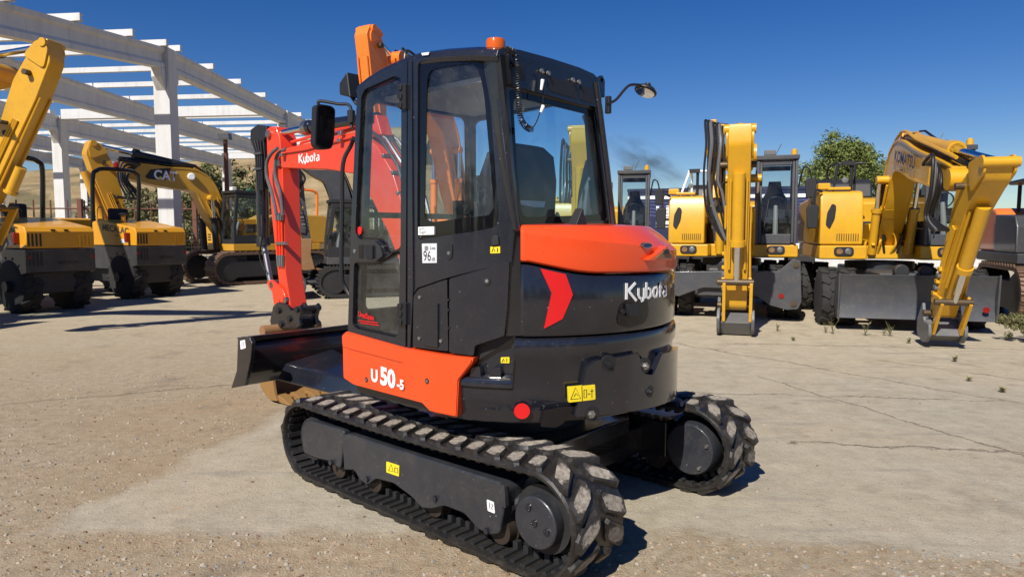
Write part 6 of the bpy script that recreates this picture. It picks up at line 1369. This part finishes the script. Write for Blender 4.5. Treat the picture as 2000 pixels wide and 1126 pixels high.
# ------------------------------------------------------------------ site dumpers
def dumper(label, px, D, al, rops=M['black'], lettering=True, group=None):
    w = dp(px, 455, D); hx, hy = -math.sin(al), math.cos(al); lx, ly = -hy, hx            # left
    HWd = .68; RX = -2.15
    ox, oy = w.x - hx * RX - lx * HWd, w.y - hy * RX - ly * HWd
    root = thing('site_dumper', label, 'dumper', (ox, oy, 0), math.atan2(hy, hx), 'site dumpers parked in the yard'); Y = M['dumper']
    # engine hood: yellow above, charcoal below
    pr = [(RX, 1.355), (RX - .01, 1.70), (RX + .06, 1.80), (-.55, 2.02), (-.25, 1.96), (-.22, 1.355)]
    mb = MB(); mb.prism(pr, XZ(), -HWd, HWd); hood = mb.build('engine_hood', Y, root, .025, 3)
    mb = MB(); mb.box(((RX - .62) / 2 - .0, 0, 0), (.01, .01, .01))
    for y0 in (.34, -.66):
        for i in range(4):
            mb = MB(); y = y0 + .05 + i * .075; mb.prism([(y, 1.40), (y + .035, 1.40), (y + .035, 1.66), (y, 1.66)], YZ(RX - .016), -.004, .0); mb.build('louvre', M['ink'] if y0 > 0 else Y, hood)
            if y0 < 0: pass
    for y in (-.1, .16):
        mb = MB(); mb.box((RX - .01, y, 1.735), (.03, .09, .03)); mb.build('latch', M['blackm'], hood, .008)
    low = [(RX - .004, .86), (RX - .004, 1.345), (.1, 1.345), (.1, .75), (-1.2, .75), (RX + .30, .80)]
    mb = MB(); mb.prism(low, XZ(), -HWd - .01, HWd + .01); lb = mb.build('rear_chassis', M['dgrey'], root, .02)
    for i in range(4):
        y = .38 + i * .075; mb = MB(); mb.prism([(y, 1.0), (y + .035, 1.0), (y + .035, 1.28), (y, 1.28)], YZ(RX - .010), -.004, 0); mb.build('louvre', M['ink'], lb)
    for y in (HWd - .02, -HWd + .02):
        mb = MB(); mb.lathe([(.035, 0), (.035, .012)], (RX - .006, y * .96, 1.17), (-1, 0, 0), 12); mb.build('red_reflector', M['tred'], lb)
    for y in (HWd + .05, -HWd - .05):
        mb = MB(); mb.box((RX + .28, y, 1.56), (.10, .12, .24)); mb.build('tail_lamp', M['tred'], hood, .02)
    mb = MB(); mb.lohi((RX + .42, HWd + .006, 1.42), (RX + .62, HWd + .012, 1.52)); mb.build('plate', M['silver_s'], hood)
    if lettering:
        mb_ = text('maker_lettering', 'MECALAC', lambda u, v, w: (-.72 - u, HWd + .006, 1.745 + v - u * .10), .17, M['lettering'], hood, .03, False, sx=1.15)
        text('model_lettering', 'TA6', lambda u, v, w: (-1.25 - u, HWd + .006, 1.58 + v), .06, M['lettering'], hood, .01, False)
        text('maker_lettering', 'MECALAC', lambda u, v, w: (RX - .012, .08 - u, 1.02 + v), .075, M['ink'], lb, .02, False)
    mb = MB(); mb.cyl((-1.1, .35, 1.85), (-1.1, .35, 2.12), .055, 12); ex = mb.build('exhaust', Y, hood)
    mb = MB(); mb.lathe([(.10, 0), (.12, .03), (.06, .07)], (-1.1, .35, 2.12), (0, 0, 1), 16); mb.build('exhaust_cap', M['blackm'], ex)
    # driver's place
    mb = MB(); mb.lohi((-.22, -.6, 1.15), (.75, .6, 1.42)); mb.build('platform', M['mgrey'], root, .02)
    mb = MB(); mb.box((-.02, 0, 1.66), (.5, .5, .16)); mb.box((-.26, 0, 2.02), (.14, .5, .62)); mb.build('seat', M['seat'], root, .05)
    mb = MB(); mb.tube([(.62, 0, 1.4), (.50, 0, 1.95)], .03, 8); sc_ = mb.build('steering_column', M['blackm'], root)
    mb = MB(); mb.tube([Vector((.50, 0, 1.97)) + Vector((math.cos(a) * .18, math.sin(a) * .2, math.cos(a) * .08)) for a in [i * 6.2832 / 18 for i in range(19)]], .016, 6); mb.build('steering_wheel', M['blackm'], sc_)
    tubes(root, 'guard_rail', [[(-.35, .45, 1.9), (-.35, .45, 2.3), (-.1, .45, 2.3), (-.1, .45, 1.7)]], .022, Y)
    mb = MB(); mb.tube(smooth([(-.15, .62, 1.42), (-.20, .62, 2.2), (-.28, .62, 3.12), (-.30, .52, 3.30), (-.30, .3, 3.36), (-.30, -.3, 3.36), (-.30, -.52, 3.30), (-.28, -.62, 3.12), (-.20, -.62, 2.2), (-.15, -.62, 1.42)], 5), .055, 10); rp = mb.build('roll_bar', rops, root)
    mb = MB(); mb.lathe([(.07, 0), (.075, .02), (.07, .12), (.03, .15)], (-.30, 0, 3.42), (0, 0, 1), 14); mb.build('beacon', M['tred'], rp)
    for y in (.62, -.62):
        mb = MB(); mb.box((-.14, y, 1.62), (.22, .12, .34)); mb.build('roll_bar_foot', M['blackm'], rp, .02)
    # skip
    mb = MB(); sec = lambda x, zb_, hw_, zt: [(x, -hw_ * .75, zb_), (x, hw_ * .75, zb_), (x, hw_, zt), (x, -hw_, zt)]
    mb.loft([sec(.78, 1.28, .95, 2.05), sec(1.1, .98, 1.0, 2.08), sec(2.1, .95, 1.02, 1.95), sec(2.55, 1.25, 1.02, 1.72)]); sk_ = mb.build('skip', Y, root, .03)
    mb = MB(); mb.lohi((-2.0, -.52, .40), (.4, .52, .86)); mb.build('shadow_box', M['dmach'], root, .03)  # box added under the body to broaden its cast shadow
    mb = MB(); mb.lohi((.2, -.35, .55), (2.2, .35, .94)); mb.build('front_chassis', M['dmach'], root, .02)
    for x in (-1.45, 1.35):
        mb = MB(); mb.cyl((x, -.8, .56), (x, .8, .56), .12, 10); mb.build('axle', M['dmach'], root)
        for y in (-.50, .50) if x < 0 else (-.82, .82): wheel(root, x, y, .58, .42, Y)
    return root
dumper('yellow and charcoal site dumper with black roll bar beside the ochre excavator', 265, 17.2, R(60))
dumper('yellow and charcoal site dumper under the raised yellow arm', 49, 14.0, R(60))
dumper('small yellow dumper with orange roll bar behind the darkened excavator', 598, 25.5, R(40), rops=M['light_orange'], lettering=False)

# ------------------------------------------------------------------ curtain-sided trailer
a, b = dp(1225, 455, 31), dp(1640, 455, 28.5); dv = (b - a); dv.z = 0; Lt = dv.length; ang = math.atan2(dv.y, dv.x)
T = thing('trailer', 'navy curtain-sided trailer with white lettering behind the yellow excavators', 'trailer', (a.x, a.y, 0), ang)
mb = MB(); mb.lohi((0, 0, 1.25), (Lt, 2.5, 3.48)); body = mb.build('curtain', M['navy'], T, .02)
mb = MB(); mb.lohi((-.02, -.03, 3.48), (Lt + .02, 2.53, 3.62)); mb.build('top_rail', M['navy'], T)
mb = MB(); mb.lohi((0, -.016, 3.16), (Lt, -.002, 3.30)); mb.build('white_stripe', M['white'], body)
mb = MB(); mb.lohi((-.02, -.02, 1.02), (Lt + .02, 2.5, 1.245)); mb.build('side_rail', M['white'], T)
for k in range(5):
    pts = [(x * .25, 2.98 - k * .115 + .07 * math.sin(x * .25 * 1.9 + k * .25) - .02 * k) for x in range(int(Lt / .25))]; ol = thick(pts, [.022] * len(pts)); n = len(pts); mb = MB()
    for i in range(n - 1): mb.prism([ol[i], ol[i + 1], ol[2 * n - 2 - i], ol[2 * n - 1 - i]], XZ(0), -.006, -.002)
    mb.build('wave_print', M['navy_l'], body)
u0 = (dp(1280, 455, 30.5) - a).length * 1.0
text('curtain_lettering', 'LE', lambda u, v, w: (u0 + u, -.006, 2.32 + v), .55, M['white'], body, .02, False, sx=1.15)
mb = MB(); mb.lohi((u0, -.008, 2.05), (u0 + 2.2, -.004, 2.20)); mb.lohi((u0, -.008, 1.93), (u0 + 2.2, -.004, 1.96)); mb.build('curtain_line', M['white'], body)
for x in (1.0, 2.2, 3.4, Lt - 1.4):
    for y in (.25, 2.2): wheel(T, x, y, .5, .3, M['lgrey'])
mb = MB(); mb.lohi((.2, .9, .6), (Lt - .2, 1.6, 1.02)); mb.build('chassis', M['dmach'], T)
# white low wall with shrubs beyond the trailer
w0, w1 = dp(1215, 455, 36), dp(2200, 455, 33)
wl = thing('low_wall', 'low pale wall seen under the parked excavators', 'wall', (w0.x, w0.y, 0)); d_ = w1 - w0
mb = MB(); mb.prism([(0, 0), (d_.x, d_.y), (d_.x, d_.y + .25), (0, .25)], XY(), 0, 1.0); mb.build('wall_body', M['concrete_w'], wl, .02)
mb = MB(); mb.prism([(-.05, -.05), (d_.x, d_.y - .05), (d_.x, d_.y + .30), (-.05, .30)], XY(), 1.0, 1.08); mb.build('coping', M['concrete_w'], wl, .02)

# ------------------------------------------------------------------ weeds in the joints
def weed(px, py, h, n, label, seed):
    p = gp(px, py); rr = random.Random(seed); root = thing('weed', label, 'weed', p, 0, 'weeds in the concrete joints'); mb = MB(); lf = MB()
    for i in range(n):
        a = rr.random() * 6.28; l = h * rr.uniform(.5, 1); tx, ty = math.cos(a) * l * .35, math.sin(a) * l * .35
        pts = [Vector((0, 0, 0)), Vector((tx * .4, ty * .4, l * .6)), Vector((tx, ty, l))]; mb.tube(pts, [.004, .003, .001], 4)
        for j in range(14):
            t = rr.uniform(.15, 1); q = pts[0].lerp(pts[1], t * 2) if t < .5 else pts[1].lerp(pts[2], t * 2 - 1); b = rr.random() * 6.28; s = .035 * rr.uniform(.5, 1.2)
            d = Vector((math.cos(b), math.sin(b), rr.uniform(-.2, .8))); e = d.cross(Vector((0, 0, 1))) * .35; lf.add([q, q + (d + e) * s * .5, q + d * s, q + (d - e) * s * .5], [(0, 1, 2, 3)])
    mb.build('stem', LEAFD, root); lf.build('leaves', WEED, root, ang=180); return root
WEED = leaf_mat('weed_leaves', (.17, .17, .06, 1), (.38, .35, .16, 1))
for i, (px, py, h_, n, lab) in enumerate(((1627, 652, .32, 7, 'tall weed at the tyre of the lettered excavator'), (1613, 650, .20, 5, 'small weed leaning beside the tall weed at the tyre'), (1690, 655, .26, 6, 'weed in the joint below the grey dozer blade'), (1738, 656, .24, 7, 'bushy weed in the joint before the coupler'), (1726, 655, .16, 4, 'small weed left of the bushy weed in the joint'),
        (1775, 670, .09, 8, 'flat dry weed beside the coupler'), (1518, 646, .16, 7, 'weed beside the upright arm in its shadow'), (1865, 706, .09, 9, 'dry weed tuft in the joint right of the coupler'), (1958, 766, .07, 8, 'small dry weed tuft alone on the concrete'), (1893, 744, .05, 6, 'tiny weed tuft in the concrete joint'), (1549, 665, .06, 8, 'flat dry weed on the pale concrete'))):
    weed(px, py, h_, n, lab, 50 + i)
p = gp(1992, 668); plant('bush', 'dark green weed bush at the right edge under the orange excavator', 'bush', p, .55, .34, LEAFD, 22, 90, .022, False, 77, crown0=.02)

# ------------------------------------------------------------------ drifting smoke beyond the trailer
m = bpy.data.materials.new('dark_smoke'); m.use_nodes = True; t = m.node_tree; t.nodes.clear(); out = t.nodes.new('ShaderNodeOutputMaterial'); pv = t.nodes.new('ShaderNodeVolumePrincipled')
pv.inputs['Color'].default_value = (.12, .12, .13, 1); co = objco(t)
ln = t.nodes.new('ShaderNodeVectorMath'); ln.operation = 'LENGTH'; t.links.new(co, ln.inputs[0])
fall = math_(t, 'SUBTRACT', 1.0, ln.outputs['Value'], clamp=True)
den = math_(t, 'MULTIPLY', math_(t, 'MULTIPLY', fall, ramp(t, nz(t, 2.2, 5, .6, co), [(.45, BW(0)), (.7, BW(1))])), .45)
t.links.new(den, pv.inputs['Density']); t.links.new(pv.outputs[0], out.inputs['Volume'])
c = dp(1262, 318, 150); mb = MB(); mb.lathe([(.01, -1), (.5, -.866), (.866, -.5), (1, 0), (.866, .5), (.5, .866), (.01, 1)], (0, 0, 0), (0, 0, 1), 16)
o = mb.build('smoke', m); o.location = c; o.scale = (11, 6, 4.5); o.rotation_euler = (0, R(28), 0); tag(o, 'faint dark smoke drifting in the sky beyond the trailer', 'smoke', kind='stuff')
